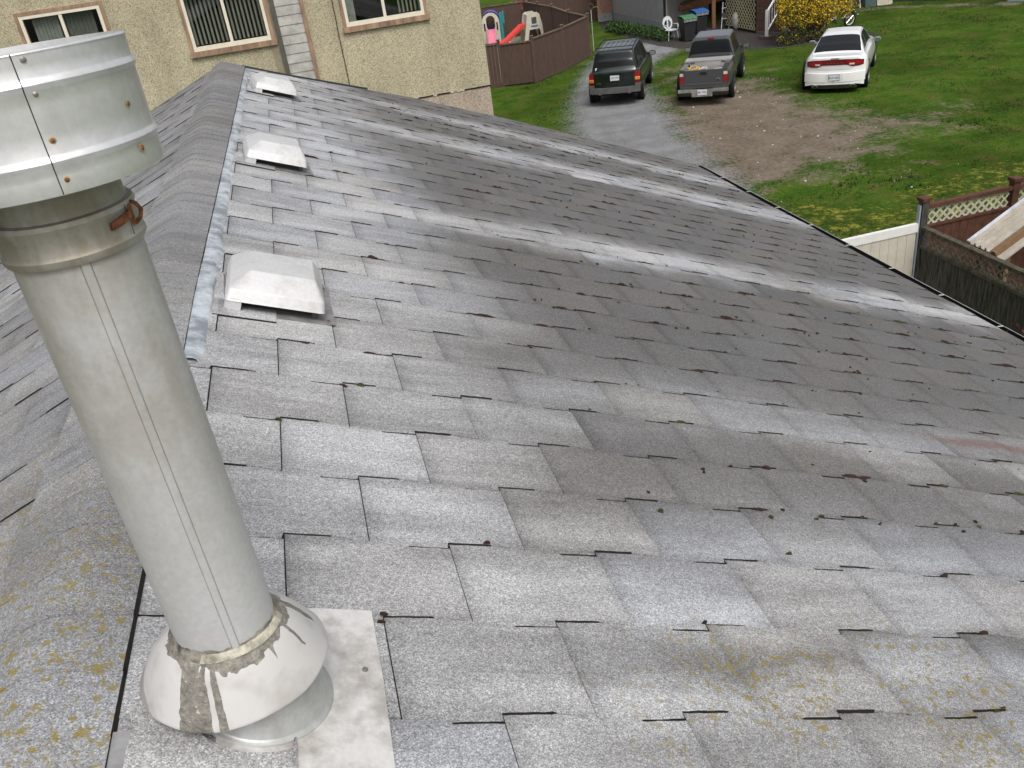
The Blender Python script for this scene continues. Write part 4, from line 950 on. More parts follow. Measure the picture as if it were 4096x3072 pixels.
class Car:
    def __init__(s, root, tab, L, Wd, round_r=.16, round_f=.3, lean=0, paintm=None):
        s.root, s.tab, s.L, s.W, s.rr, s.rf, s.lean = root, tab, L, Wd, round_r, round_f, lean; s.pm = paintm
    def df(s, x, y, z):
        u = min(1.3, abs(x)/(s.W/2))**3; fr = max(0, 1-y/.9)**1.5; ff = max(0, 1-(s.L-y)/1.0)**1.5
        return Vector((x, y + s.rr*u*fr - s.rf*u*ff + s.lean*max(0, z-.5)*fr, z))
    def S(s, sp, y, side, off=0):
        K = lerp_tab(s.tab, y); x, z = crv(K, sp)
        if off:
            x2, z2 = crv(K, sp+.02); x1, z1 = crv(K, sp-.02); K2 = lerp_tab(s.tab, y+.03); xb, zb = crv(K2, sp); K3 = lerp_tab(s.tab, y-.03); xc, zc = crv(K3, sp)
            n = Vector((xb-xc, .06, zb-zc)).cross(Vector((x2-x1, 0, z2-z1)))
            if n.length < 1e-9: n = Vector((0, 0, 1))
            n.normalize()
            if n.x*1 + n.z < 0: n = -n
            x += n.x*off; z += n.z*off; yy = y + n.y*off
            return s.df(side*x, yy, z)
        return s.df(side*x, y, z)
    def body(s, name='body'):
        b = MB(); ys = []
        for (a, _), (c, _) in zip(s.tab, s.tab[1:]):
            k = max(2, int((c-a)/.08)); ys += [a+(c-a)*q/k for q in range(k)]
        ys.append(s.tab[-1][0]); n = len(s.tab[0][1])-1; m_ = n*4
        rows = []
        for y in ys:
            r = [s.S(q/4, y, -1) for q in range(m_+1)] + [s.S(q/4, y, 1) for q in range(m_-1, -1, -1)]; rows.append(r)
        b.grid(rows)
        for y, fl in ((ys[0], 0), (ys[-1], 1)):
            g = []
            for q in range(m_+1):
                K = lerp_tab(s.tab, y); x, z = crv(K, q/4); g.append([s.df(x*(h/8-1), y, z) for h in range(17)])
            b.grid(g)
        bo = b.build(name, s.pm, s.root, smooth=38); return bo
    def patch(s, name, m, s0, s1, y0, y1, off=.006, mirror=True, parent=None, skew=0, both=False):
        outs = []
        for side in ((-1, 1) if mirror else (1,)):
            b = MB(); ns, ny = 8, 14; rows = []
            for i in range(ny+1):
                r = []
                for j_ in range(ns+1):
                    sp = s0+(s1-s0)*j_/ns; t = j_/ns
                    ya = y0[0]+(y0[1]-y0[0])*t if isinstance(y0, tuple) else y0; yb = y1[0]+(y1[1]-y1[0])*t if isinstance(y1, tuple) else y1
                    r.append(s.S(sp, ya+(yb-ya)*i/ny, side, off))
                rows.append(r)
            b.grid(rows); outs.append(b.build(name, m, parent or s.root, smooth=50))
        return outs
    def cpatch(s, name, m, s0, y0, y1, off=.006, parent=None, s0b=None):   # patch across the centre line
        b = MB(); n = len(s.tab[0][1])-1; rows = []
        for i in range(15):
            t = i/14; y = y0+(y1-y0)*t; sa = s0 + ((s0b if s0b is not None else s0)-s0)*t
            l = [s.S(sa+(n-.001-sa)*j_/8, y, -1, off) for j_ in range(9)]; r = [s.S(sa+(n-.001-sa)*j_/8, y, 1, off) for j_ in range(8, -1, -1)]
            rows.append(l + r[1:])
        b.grid(rows); return b.build(name, m, parent or s.root, smooth=50)
    def strip(s, name, m, xs, zt, zb, y, th=.03, parent=None, bev=0):   # slab standing off the rear face
        b = MB(); f = []; k_ = []
        for x in xs:
            a, c = zt(x), zb(x); f.append([s.df(x, y, c+(a-c)*q/4) for q in range(5)]); k_.append([s.df(x, y+th, c+(a-c)*q/4) for q in range(5)])
        b.grid(f); b.grid(k_)
        b.grid([[p[-1] for p in f], [p[-1] for p in k_]]); b.grid([[p[0] for p in f], [p[0] for p in k_]]); b.grid([f[0], k_[0]]); b.grid([f[-1], k_[-1]])
        return b.build(name, m, parent or s.root, smooth=35)
    def slab(s, name, m, x0, x1, z0, z1, y, th=.03, parent=None):
        n = max(2, int(abs(x1-x0)/.07)); return s.strip(name, m, [x0+(x1-x0)*q/n for q in range(n+1)], lambda x: z1, lambda x: z0, y, th, parent)
    def wheels(s, yr, yf, r, hw_, m_rim=None, arch=None):
        for y in (yr, yf):
            for sd in (-1, 1):
                if arch:
                    b = MB(); T = Matrix.Translation((sd*(hw_+.012), y, r+.02)) @ Matrix.Rotation(PI/2, 4, 'Y'); b.lathe([(arch, -.09), (arch, .0)], 30, M_WELL, close=True, T=T); b.build('wheel_well', None, s.root)
                T = Matrix.Translation((sd*(hw_-.085), y, r)) @ Matrix.Rotation(sd*PI/2, 4, 'Y')
                w_ = MB(); w_.lathe([(r*.62, .10), (r*.9, .115), (r*.98, .09), (r, .05), (r, -.07), (r*.96, -.11), (r*.6, -.11)], 36, M_TYRE, T=T)
                wh_ = w_.build('wheel', None, s.root, smooth=40)
                w_ = MB(); w_.lathe([(r*.63, .108), (r*.6, .085), (r*.3, .075), (r*.12, .1), (.001, .1)], 30, m_rim or M_RIM, T=T); w_.build('rim', None, wh_, smooth=40)
    def plate(s, x, z, y, txt, frame=None):
        wv, hv = .305, .155
        if frame: s.slab('plate_frame', frame, x-wv/2-.014, x+wv/2+.014, z-hv/2-.014, z+hv/2+.014, y+.004, .02)
        p = s.slab('licence_plate', M_PLT, x-wv/2, x+wv/2, z-hv/2, z+hv/2, y, .01)
        q = s.df(x, y, z); text_part(txt, .095, M_PTX, 'lettering', p, (q.x, q.y-.003, q.z), (PI/2, 0, 0), .001, .82)
        return p
def mirrors(c, x, y, z, m, sz=(.2, .12, .14), glassm=None):
    for sd in (-1, 1):
        b = MB(); rings = []
        for (px, sc_) in ((0, .75), (.02, 1), (.08, 1), (.11, .7)):
            r = []
            for q in range(12):
                a = 2*PI*q/12; ca, sa = math.cos(a), math.sin(a); e = (abs(ca)**4+abs(sa)**4)**-.25
                r.append((sd*(x+sz[0]/2) + ca*e*sz[0]/2*sc_, y+px, z + sa*e*sz[2]/2*sc_))
            rings.append(r)
        b.grid(rings, None, wrap=True); b.f += [tuple(range(11, -1, -1)), tuple(range(36, 48))]; b.mi += [0, 0]
        mo = b.build('wing_mirror', m, c.root, smooth=50)
        g = MB(); g.add([(sd*(x+sz[0]/2)+ca*sz[0]*.4, y-.003, z+sa*sz[2]*.36) for ca, sa in ((-1, -1), (1, -1), (1, 1), (-1, 1))], [(0, 1, 2, 3)]); g.build('mirror_glass', glassm or simple('mirror_glass', (.42, .46, .46), .08, .9, var=.05), mo)
        g = MB(); g.bar((sd*(x-.1), y+.06, z-.02), (sd*(x+.03), y+.06, z-.02), .06, .05, m); g.build('mirror_arm', None, mo)

# --- dark green 4x4
M_GRN = paint('dark_green_paint', (.002, .0075, .0065), .3); M_CLAD = simple('grey_cladding', (.10, .10, .10), .65, var=.2, scale=4)
root = thing('parked_car', 'dark green boxy estate car with roof rack parked nearest the brown fence', 'car', (4.90, 30.22, 0), -R(17.5), 'vehicles parked at the top of the driveway')
def prof(w0, z0, w1, z1, w2, z2, ws, zs, wb, zb, wr, zr, wm, zm, zc): return [(w0, z0), (w1, z1), (w2, z2), (ws, zs), (wb, zb), (wr, zr), (wm, zm), (0, zc)]
tab = [(0.00, prof(.74, .50, .80, .62, .83, .82, .80, 1.03, .76, 1.045, .72, 1.05, .4, 1.055, 1.055)),
       (.06, prof(.78, .46, .85, .6, .875, .85, .84, 1.05, .77, 1.08, .72, 1.10, .4, 1.11, 1.11)),
       (.16, prof(.80, .44, .87, .6, .885, .85, .85, 1.06, .78, 1.10, .66, 1.36, .4, 1.40, 1.40)),
       (.30, prof(.80, .42, .88, .6, .89, .85, .855, 1.06, .79, 1.10, .635, 1.60, .4, 1.635, 1.645)),
       (.45, prof(.80, .40, .88, .6, .89, .85, .86, 1.06, .80, 1.10, .64, 1.64, .4, 1.67, 1.68)),
       (2.3, prof(.80, .36, .88, .6, .89, .85, .86, 1.03, .80, 1.07, .64, 1.65, .4, 1.685, 1.695)),
       (2.75, prof(.80, .36, .88, .6, .89, .84, .86, 1.01, .80, 1.05, .63, 1.60, .4, 1.63, 1.64)),
       (3.35, prof(.80, .36, .88, .6, .89, .82, .85, .98, .80, 1.02, .76, 1.05, .4, 1.08, 1.08)),
       (4.2, prof(.78, .38, .86, .55, .88, .76, .83, .92, .74, .95, .6, .97, .4, .98, .98)),
       (4.48, prof(.72, .42, .8, .5, .82, .7, .78, .86, .7, .88, .5, .9, .3, .9, .9))]
C = Car(root, tab, 4.48, 1.78, .10, .25, 0, M_GRN); C.body()
C.cpatch('rear_window', M_TINT, 4.62, .10, .275, .008, s0b=5.05)
C.cpatch('windscreen', M_TINT, 5.0, 2.82, 3.3, .008)
for ya, yb in (((.42, .55), (1.22, 1.12)), ((1.3, 1.2), (2.1, 2.05)), ((2.18, 2.13), (3.1, 2.72))): C.patch('side_window', M_TINT, 4.2, 4.9, ya, yb, .007)
C.patch('lower_cladding', M_CLAD, .1, 1.3, .12, 4.3, .012)
# tail lamps
for sd in (-1, 1):
    xa, xb = sorted((sd*.70, sd*.865))
    l_ = C.slab('tail_lamp', M_REDL, xa, xb, .87, 1.03, -.012, .1); C.slab('indicator_lens', M_AMB, xa, xb, .775, .855, -.012, .1, l_); C.slab('lower_lens', M_DREDL, xa, xb, .69, .772, -.010, .1, l_); C.slab('lens_divider', M_CLR, xa, xb, .856, .869, -.011, .1, l_)
tg = C.slab('tailgate', M_GRN, -.685, .685, .60, 1.02, -.006, .05)
C.slab('plate_recess', paint('dark_green_recess', (.003, .008, .007)), -.31, .31, .79, .98, -.0095, .02, tg)
C.plate(.02, .885, -.016, 'EFB 599')
lt = text_part('Jeep', .085, M_CHR, 'badge', tg, tuple(C.df(-.53, -.012, .75)), (PI/2, 0, 0), .003, 1.1)
b = MB(); b.box(-.04, .04, -.02, -.006, .70, .73); b.build('latch', M_BLACK, tg)
C.slab('window_sill_trim', paint('green_sill', (.03, .055, .048)), -.80, .80, 1.035, 1.075, -.004, .05, tg)
bp = C.slab('rear_bumper', M_CLAD, -.86, .86, .42, .60, -.09, .2)
for sd in (-1, 1): C.slab('bumper_guard', M_CLAD, sd*.5-.045, sd*.5+.045, .40, .57, -.12, .05, bp)
for sd in (-1, 1):
    xa, xb = sorted((sd*.70, sd*.875)); C.slab('bumper_corner', M_CLAD, xa, xb, .6, .68, -.07, .2, bp)
b = MB(); b.tube([(-.64, .30, 1.695), (-.63, .5, 1.735), (-.6, 2.4, 1.75), (-.6, 2.6, 1.70)], .017, 6, M_BLACK); rk = b.build('roof_rail', None, root)
b = MB(); b.tube([(.64, .30, 1.695), (.63, .5, 1.735), (.6, 2.4, 1.75), (.6, 2.6, 1.70)], .017, 6, M_BLACK); b.build('roof_rail', None, root)
for y in (.55, 2.2): b = MB(); b.bar((-.63, y, 1.745), (.63, y, 1.745), .05, .02, M_BLACK); b.build('cross_bar', None, root)
for x in (-.42, -.25, -.08, .08, .25, .42): b = MB(); b.bar((x, .6, 1.692), (x, 2.2, 1.705), .022, .012, M_CHR); b.build('roof_slat', None, root)
b = MB(); b.bar((-.25, .115, 1.115), (.35, .13, 1.16), .015, .015, M_BLACK); b.build('rear_wiper', None, root)
b = MB(); p = C.df(-.6, .085, 1.16); b.add([(p.x-.035, p.y-.012, 1.13), (p.x+.035, p.y-.012, 1.13), (p.x+.035, p.y+.008, 1.21), (p.x-.035, p.y+.008, 1.21)], [(0, 1, 2, 3)], M_PLT); b.build('sticker', None, root)
C.wheels(.93, 3.62, .36, .875, arch=.43); mirrors(C, .93, 2.72, 1.12, M_BLACK, (.22, .1, .16), simple('white_mirror_back', (.42, .46, .44), .2, .6))
b = MB(); b.box(-.7, .7, .3, 4.2, .3, .45, M_WELL); b.build('underbody', None, root)

# --- grey pickup
M_PG = paint('grey_metallic_paint', (.10, .10, .11), .3, .5); M_PGL = paint('light_grey_metallic', (.2, .2, .21), .3, .5)
root = thing('pickup_truck', 'dark grey pickup truck with silver toolbox across its loaded bed', 'pickup truck', (7.52, 28.62, 0), -R(22.5), 'vehicles parked at the top of the driveway')
def pr2(zs, zr, wr, zc, wb=.78, ws=.80): return prof(.70, .44, .79, .56, .80, .78, ws, zs, wb, zs+.02, wr, zr, wr*.6, zc-.01, zc)
tab = [(1.93, pr2(1.02, 1.10, .66, 1.12)), (2.0, pr2(1.03, 1.55, .60, 1.60)), (2.12, pr2(1.03, 1.62, .60, 1.665)), (3.3, pr2(1.02, 1.64, .60, 1.69)), (3.55, pr2(1.01, 1.58, .59, 1.63)), (4.0, pr2(.99, 1.05, .68, 1.08)), (4.9, pr2(.92, .96, .6, .98)), (5.1, pr2(.85, .88, .6, .9, .7, .74))]
C = Car(root, tab, 5.1, 1.66, .0, .25, 0, M_PG); C.body('cab')
C.cpatch('rear_window', M_TINT, 4.35, 1.945, 1.996, .012, s0b=5.0); C.cpatch('windscreen', M_TINT, 5.0, 3.6, 3.95, .008)
for ya, yb in (((2.25, 2.2), (2.65, 2.6)), ((2.75, 2.7), (3.75, 3.5))): C.patch('side_window', M_TINT, 4.15, 4.9, ya, yb, .007)
b = MB(); b.box(-.10, .10, 1.985, 2.03, 1.61, 1.65); b.build('brake_lamp', M_REDL, root)
C2_ = Car(root, tab, 5.1, 1.66, .05, .25, 0, M_PG)
# bed: open box with flared wings
b = MB(); zT = 1.03
b.box(-.62, .62, .05, 1.9, .56, .60, M_BLACK)
for sd in (-1, 1):
    x0_, x1_ = sorted((sd*.62, sd*.74)); b.box(x0_, x1_, .045, 1.92, .46, zT, M_PG)
    x0_, x1_ = sorted((sd*.60, sd*.745)); b.box(x0_, x1_, .045, 1.92, zT+.001, zT+.03, M_PG)
b.box(-.62, .62, 1.86, 1.90, .6, zT, M_PG); b.build('cargo_bed', None, root)
for sd in (-1, 1):     # bulging rear wing
    b = MB(); rows = []
    for q in range(25):
        y = .04 + 1.86*q/24; e = math.sin(min(1, max(0, (y-.04)/1.86))*PI)**.55; r = []
        for z, f in ((.44, .25), (.5, .7), (.6, .95), (.72, 1), (.84, .95), (.92, .6), (.97, .15), (.98, 0)): r.append((sd*(.742 + .115*f*e), y, z))
        rows.append(r)
    b.grid(rows); b.build('rear_wing', M_PG, root, smooth=60)
tg = C2_.slab('tailgate', M_PG, -.625, .625, .60, 1.02, -.01, .06)
C2_.slab('tailgate_top', M_PGL, -.63, .63, 1.021, 1.045, -.015, .075, tg); C2_.slab('tailgate_crease', M_PGL, -.62, .62, .628, .642, -.016, .02, tg)
b = MB(); b.box(-.11, .11, -.024, -.008, .90, .975); b.build('handle', M_BLACK, tg)
b = MB(); T = Matrix.Translation((.47, -.014, .745)) @ Matrix.Rotation(PI/2, 4, 'X') @ Matrix.Diagonal((1, .42, 1, 1)); b.lathe([(.075, -.004), (.075, .004), (.06, .006)], 24, M_CHR, T=T); b.lathe([(.06, .0062), (.001, .0064)], 24, simple('badge_blue', (.02, .03, .09), .3), T=T); b.build('badge', None, tg, smooth=30)
for sd in (-1, 1):
    xa, xb = sorted((sd*.64, sd*.755)); l_ = C2_.slab('tail_lamp', M_REDL, xa, xb, .66, .87, -.012, .07); C2_.slab('reverse_lens', M_CLR, xa, xb, .872, .955, -.011, .07, l_)
    C2_.slab('corner_panel', M_PG, xa, xb, .5, .657, -.004, .05); C2_.slab('corner_panel', M_PG, xa, xb, .957, 1.03, -.004, .05)
C2_.slab('lower_rear_panel', M_PG, -.64, .64, .5, .598, -.004, .05)
M_BMP = simple('dull_chrome_bumper', (.42, .42, .38), .4, .6, var=.3, scale=6)
bp = MB()
for (xa, xb, z0, z1) in ((-.80, -.36, .41, .485), (.30, .80, .41, .485)): bp.box(xa, xb, -.16, .02, z0+.0, z1, M_BMP); bp.box(xa+.01, xb-.01, -.15, .0, z0-.1, z0-.001, M_BLACK)
bp.box(-.359, .299, -.16, .0, .28, .32, M_BMP); bp.box(-.359, -.2, -.158, -.05, .321, .485, M_BMP); bp.box(.16, .299, -.158, -.05, .321, .485, M_BMP); bp.box(-.199, .159, -.12, -.05, .321, .485, M_BMP); bo = bp.build('rear_bumper', None, root)
C2_.plate(-.02, .405, -.145, 'RK 7496')
b = MB(); b.tube([(.55, -.1, .33), (.72, .3, .33)], .035, 10, simple('rusty_tailpipe', (.3, .25, .14), .6, .5)); b.build('exhaust_pipe', None, root)
C.wheels(1.05, 4.15, .34, .86, arch=.40); mirrors(C, .90, 3.55, 1.08, M_BLACK, (.22, .1, .17), simple('chrome_mirror_back', (.5, .56, .54), .15, .8))
b = MB(); b.box(-.65, .65, .2, 4.8, .32, .5, M_WELL); b.build('underbody', None, root)
def Tt(): return Matrix.Translation(root.location) @ Matrix.Rotation(root.rotation_euler.z, 4, 'Z')
PT = Tt(); PRZ = root.rotation_euler.z
tb = thing('toolbox', 'silver metal toolbox with flat lid spanning the pickup bed', 'toolbox', tuple(PT @ Vector((0, 1.5, zT+.03))), PRZ)
M_ALU = simple('checker_aluminium', (.60, .59, .58), .45, .5, var=.15, scale=40)
b = MB(); b.prism([(-.74, .08), (.74, .08), (.74, .005), (.60, .005), (.60, -.33), (-.60, -.33), (-.60, .005), (-.74, .005)], -.20, .30, M_ALU, T=Matrix.Rotation(PI/2, 4, 'X')); b.build('body', None, tb)
b = MB(); b.box(-.755, .755, -.315, .215, .081, .115, M_ALU); b.build('lid', None, tb)
for sd in (-1, 1): b = MB(); b.box(sd*.5-.07, sd*.5+.07, -.312, -.302, .02, .06, M_DARKIN); b.build('latch', None, tb)
M_YEL = simple('yellow_cable', (.80, .46, .02), .6); M_WCB = simple('white_cable', (.6, .6, .58), .5)
def coil(name, label, x, y, z, m, seed, n=9, r=.13, hgt=.16):
    rr = random.Random(seed); b = MB(); pts = []
    for q in range(n*14):
        a = 2*PI*q/14; w1 = rr.uniform(-.012, .012); k = q/(n*14)
        pts.append((math.cos(a)*r*(1+.25*math.sin(k*9)) + w1, math.sin(a*1.0)*r*.75 + w1, .02 + hgt*(.5+.5*math.sin(a*.5+k*7))*(.4+.6*abs(math.sin(k*13)))))
    b.tube(pts, .013, 5, m); o = b.build(name, None, None, smooth=60, loc=tuple(PT @ Vector((x, y, z)))); tag(o, label, 'cable'); return o
coil('cable_coil', 'tangled yellow cable coil in the left corner of the pickup bed', -.36, .38, .62, M_YEL, 1, 12, .17, .52)
coil('cable_coil', 'loose white cable loops beside the yellow coil in the pickup bed', -.12, .62, .6, M_WCB, 2, 5, .2, .45)
for (nm, lb, x0_, x1_, y0_, y1_, z_, tl) in (('board', 'white flat board lying in the middle of the pickup bed', -.2, .2, .15, .75, .88, .06), ('board', 'large white panel lying at the right side of the pickup bed', .24, .6, .15, .95, .9, .07)):
    T = PT @ Matrix.Translation(((x0_+x1_)/2, (y0_+y1_)/2, z_)) @ Matrix.Rotation(tl, 4, 'X'); b = MB(); b.box((x0_-x1_)/2, (x1_-x0_)/2, (y0_-y1_)/2, (y1_-y0_)/2, -.02, .02, simple('white_board', (.72, .72, .7), .6, var=.06)); o = b.build(nm, None, None); o.matrix_world = T; tag(o, lb, 'board')
b = MB(); b.box(-.55, .55, .15, .95, .601, .85, simple('dark_crate', (.05, .05, .06), .7)); o = b.build('crate', None, None); o.matrix_world = PT; tag(o, 'dark low crate under the white boards in the pickup bed', 'crate')

# --- white saloon
M_WP = paint('white_paint', (.88, .88, .88), .2, 0, .8); M_WP2 = paint('white_shade_panel', (.74, .74, .76), .25, 0, .8)
root = thing('parked_car', 'white four door saloon with full width red tail lamp on the lawn', 'car', (11.36, 27.52, 0), -R(27.5), 'vehicles parked at the top of the driveway')
tab = [(0.0, prof(.70, .36, .80, .50, .84, .62, .80, .84, .74, .95, .66, 1.02, .4, 1.035, 1.04)),
       (.05, prof(.76, .30, .87, .48, .90, .64, .86, .86, .77, .975, .68, 1.045, .4, 1.06, 1.065)),
       (.35, prof(.80, .25, .92, .48, .945, .68, .90, .90, .82, 1.0, .72, 1.045, .4, 1.06, 1.065)),
       (.62, prof(.82, .22, .93, .48, .95, .70, .91, .93, .83, 1.02, .74, 1.055, .4, 1.075, 1.08)),
       (1.0, prof(.83, .20, .94, .48, .95, .70, .90, .95, .80, 1.02, .68, 1.22, .42, 1.27, 1.28)),
       (1.5, prof(.83, .20, .94, .48, .95, .70, .89, .95, .79, 1.01, .60, 1.39, .38, 1.445, 1.455)),
       (1.95, prof(.83, .20, .94, .48, .95, .70, .89, .95, .79, 1.00, .57, 1.43, .36, 1.475, 1.485)),
       (2.7, prof(.83, .20, .94, .48, .95, .70, .89, .94, .79, .99, .57, 1.43, .36, 1.475, 1.485)),
       (3.1, prof(.83, .20, .94, .48, .95, .70, .88, .92, .79, .97, .62, 1.33, .38, 1.37, 1.38)),
       (3.65, prof(.83, .20, .94, .48, .95, .69, .87, .89, .80, .93, .74, .98, .4, 1.0, 1.01)),
       (4.8, prof(.80, .24, .9, .45, .91, .62, .84, .80, .72, .84, .6, .87, .4, .88, .89)),
       (5.08, prof(.7, .28, .8, .42, .82, .58, .74, .74, .6, .77, .5, .79, .3, .8, .8))]
C = Car(root, tab, 5.08, 1.9, .26, .35, .05, M_WP); C.body()
C.cpatch('rear_window', M_TINT, 5.12, .70, 1.47, .006, s0b=5.15)
C.cpatch('windscreen', M_TINT, 5.05, 2.95, 3.6, .006)
C.patch('side_window', M_TINT, 4.2, 4.88, (1.15, 1.42), (2.0, 1.95), .006); C.patch('side_window', M_TINT, 4.2, 4.88, (2.08, 2.03), (3.45, 2.9), .006)
xs_ = [-.83+1.66*q/40 for q in range(41)]
def ztop(x): return .945 + .035*(1-(x/.83)**2) - .02*max(0, abs(x)-.7)/.13
def zbot(x): a = abs(x); t = min(1, max(0, (a-.34)/.18)); t = t*t*(3-2*t); return .845 - .055*t + .02*max(0, a-.7)/.13
C.strip('lamp_surround', M_BLACK, [x*1.01 for x in xs_], lambda x: ztop(x)+.009, lambda x: zbot(x)-.008, -.018, .06)
tl = C.strip('tail_lamp', M_DREDL, xs_, ztop, zbot, -.026, .06)
for sd in (-1, 1):
    for xa, xb in ((.59, .81), (.36, .585)):
        q0, q1 = sorted((sd*xa, sd*xb)); C.strip('lamp_lens', M_REDL, [q0+(q1-q0)*k/8 for k in range(9)], lambda x: ztop(x)-.022, lambda x: zbot(x)+.026, -.031, .02, tl)
    q0, q1 = sorted((sd*.43, sd*.58)); C.strip('reverse_lens', M_CLR, [q0+(q1-q0)*k/4 for k in range(5)], lambda x: .875, lambda x: .832, -.036, .02, tl)
for k, ch_ in enumerate('DODGE'):
    x = -.21 + .105*k; p = C.df(x, -.032, .893); text_part(ch_, .042, M_CHR, 'letter', tl, tuple(p), (PI/2, 0, 0), .002, 1.3)
C.slab('brake_lamp', M_DREDL, -.12, .12, 1.005, 1.022, -.014, .03)
C.strip('boot_lower_panel', M_WP2, [-.56+1.12*q/24 for q in range(25)], lambda x: zbot(x)-.014, lambda x: .705 + .04*max(0, abs(x)-.42)/.14, -.008, .03)
C.strip('bumper', M_WP, [-.90+1.8*q/36 for q in range(37)], lambda x: .60+.02*(x/.9)**2, lambda x: .36 + .0*x, -.045, .12)
C.strip('bumper_lower', M_WP, [-.88+1.76*q/36 for q in range(37)], lambda x: .359, lambda x: .285 - .05*max(0, abs(x)-.66)/.22, -.03, .12)
C.slab('diffuser', M_BLACK, -.68, .68, .17, .284, -.012, .1)
C.slab('plate_recess', M_WP2, -.26, .26, .40, .575, -.047, .02)
C.plate(0, .485, -.056, 'BU3 43D', M_BLACK)
for sd in (-1, 1):
    b = MB(); T = Matrix.Translation(C.df(sd*.56, -.06, .235)) @ Matrix.Rotation(PI/2, 4, 'X') @ Matrix.Diagonal((1, .5, 1, 1)); b.lathe([(.062, -.1), (.085, -.06), (.09, .01), (.078, .012), (.07, -.06)], 20, M_CHR, T=T); b.lathe([(.069, -.05), (.001, -.05)], 20, M_BLACK, T=T); b.build('exhaust_tip', None, root, smooth=40)
for sd in (-1, 1):   # boot shut line
    b = MB(); b.tube([C.S(5.0, y, sd, .001) for y in (.03, .2, .4, .6, .72)], .004, 4, M_BLACK); b.build('boot_seam', None, root)
b = MB(); b.tube([C.df(0, -.064, .39), C.df(.0, -.066, .41), C.df(.01, -.066, .43)], .018, 6, simple('pale_blue_tab', (.3, .5, .52), .5)); b.build('plate_tab', None, root)
C.wheels(1.06, 4.1, .36, .935, arch=.42); mirrors(C, .93, 3.05, 1.0, simple('grey_mirror_shell', (.25, .27, .28), .4), (.2, .1, .13), simple('mirror_dark', (.18, .21, .21), .15, .6))
b = MB(); b.box(-.75, .75, .25, 4.8, .16, .35, M_WELL); b.build('underbody', None, root)

for o in bpy.data.objects:
    if o.get('group') == 'vehicles parked at the top of the driveway': o.scale.z = 1.055
# ================================================================ PLAY YARD
M_PCR = simple('cream_plastic', (.62, .58, .48), .5, var=.1); M_PBL = simple('blue_plastic', (.10, .11, .42), .5); M_PTL = simple('teal_plastic', (.02, .27, .29), .5); M_PPK = simple('pink_plastic', (.66, .20, .28), .5, var=.1); M_PRD = simple('red_plastic', (.62, .06, .045), .5, var=.1)
ph = thing('playhouse', 'cream plastic playhouse with blue arched roof, teal side panel and pink slide', 'playhouse', (1.62, 49.25, 0), R(-4))
def arch_panel(b, w_, h_, th_, ow, oh, oz, m, y=0):      # arched wall with an arched opening
    def outl(w__, h__, z0): 
        r = w__/2; return [(-r, z0)] + [(-r*math.cos(a), z0+h__-r+r*math.sin(a)) for a in [PI*k/16 for k in range(17)]] + [(r, z0)]
    o_, i_ = outl(w_, h_, 0), outl(ow, oh, oz); n = len(o_); vs = []
    for yy in (y, y+th_): vs += [(x, yy, z) for x, z in o_] + [(x, yy, z) for x, z in i_]
    fs = []
    for k in range(n-1):
        fs += [(k, k+1, n+k+1, n+k), (2*n+k, 3*n+k, 3*n+k+1, 2*n+k+1), (k, 2*n+k, 2*n+k+1, k+1), (n+k, n+k+1, 3*n+k+1, 3*n+k)]
    fs += [(0, n, 3*n, 2*n), (n-1, 3*n-1, 4*n-1, 2*n-1)]
    if oz > .01: fs += [(0, 2*n-1+0, n-1), ] and [(0, n, 2*n-1, n-1), (2*n, 3*n-1, 4*n-1, 3*n), (n, 3*n, 4*n-1, 2*n-1), (0, n-1, 3*n-1, 2*n)]
    b.add(vs, fs, m)
b = MB(); arch_panel(b, .92, 1.5, .07, .46, .68, .68, M_PCR); b.build('front_wall', None, ph, smooth=30)
b = MB(); arch_panel(b, .92, 1.5, .07, .4, .6, .72, M_PBL, y=.75); b.build('rear_wall', None, ph, smooth=30)
b = MB(); rows = [[(-.5*math.cos(a), y, 1.06+.5*math.sin(a)) for a in [PI*k/16 for k in range(17)]] for y in (.071, .86)]; b.grid(rows, M_PBL); b.grid([[(x*.95, y, 1.06+(z-1.06)*.95) for x, y, z in r] for r in rows], M_PBL); b.build('roof', None, ph, smooth=60)
b = MB(); b.box(.5, .64, -.06, .3, 0, 1.42, M_PTL); b.box(.66, .74, -.04, .2, .9, 1.5, M_PTL); b.build('side_panel', None, ph)
b = MB(); b.box(-.46, -.4, .07, .75, 0, 1.0, M_PCR); b.build('side_wall', None, ph)
for x in (-.34, .33): b = MB(); b.box(x-.04, x+.04, -.012, -.002, .62, 1.0, M_BLACK); b.build('window', None, ph)
def slide(parent, m, w_, pts, name='slide'):
    b = MB(); sec = [(-w_/2, .09), (-w_/2+.04, .1), (-w_/2+.06, .02), (0, 0), (w_/2-.06, .02), (w_/2-.04, .1), (w_/2, .09), (w_/2, -.03), (-w_/2, -.03)]
    b.grid([[(x, y, z+dz) for x, dz in sec] for y, z in pts], m, wrap=True); return b.build(name, None, parent, smooth=50)
slide(ph, M_PPK, .46, [(-.02, .68), (-.25, .64), (-.6, .42), (-1.0, .17), (-1.25, .09), (-1.4, .08)])
cl = thing('climbing_frame', 'cream plastic A-frame climber with a red slide in the play yard', 'climbing frame', (3.78, 47.6, 0), R(12)); cl.scale = (1.22, 1.22, 1.2)
b = MB()
def aframe(b, y, m):
    O = [(-.5, 0), (-.27, 1.08), (-.16, 1.16), (.16, 1.16), (.27, 1.08), (.5, 0), (.34, 0), (.22, .5), (-.22, .5), (-.34, 0)]
    b.prism([(x, z) for x, z in O], 0, .07, m, T=Matrix.Translation((0, y+.07, 0)) @ Matrix.Rotation(PI/2, 4, 'X'))
aframe(b, 0, M_PCR); b.build('side_panel', None, cl); b = MB(); aframe(b, .62, M_PCR); b.build('side_panel', None, cl)
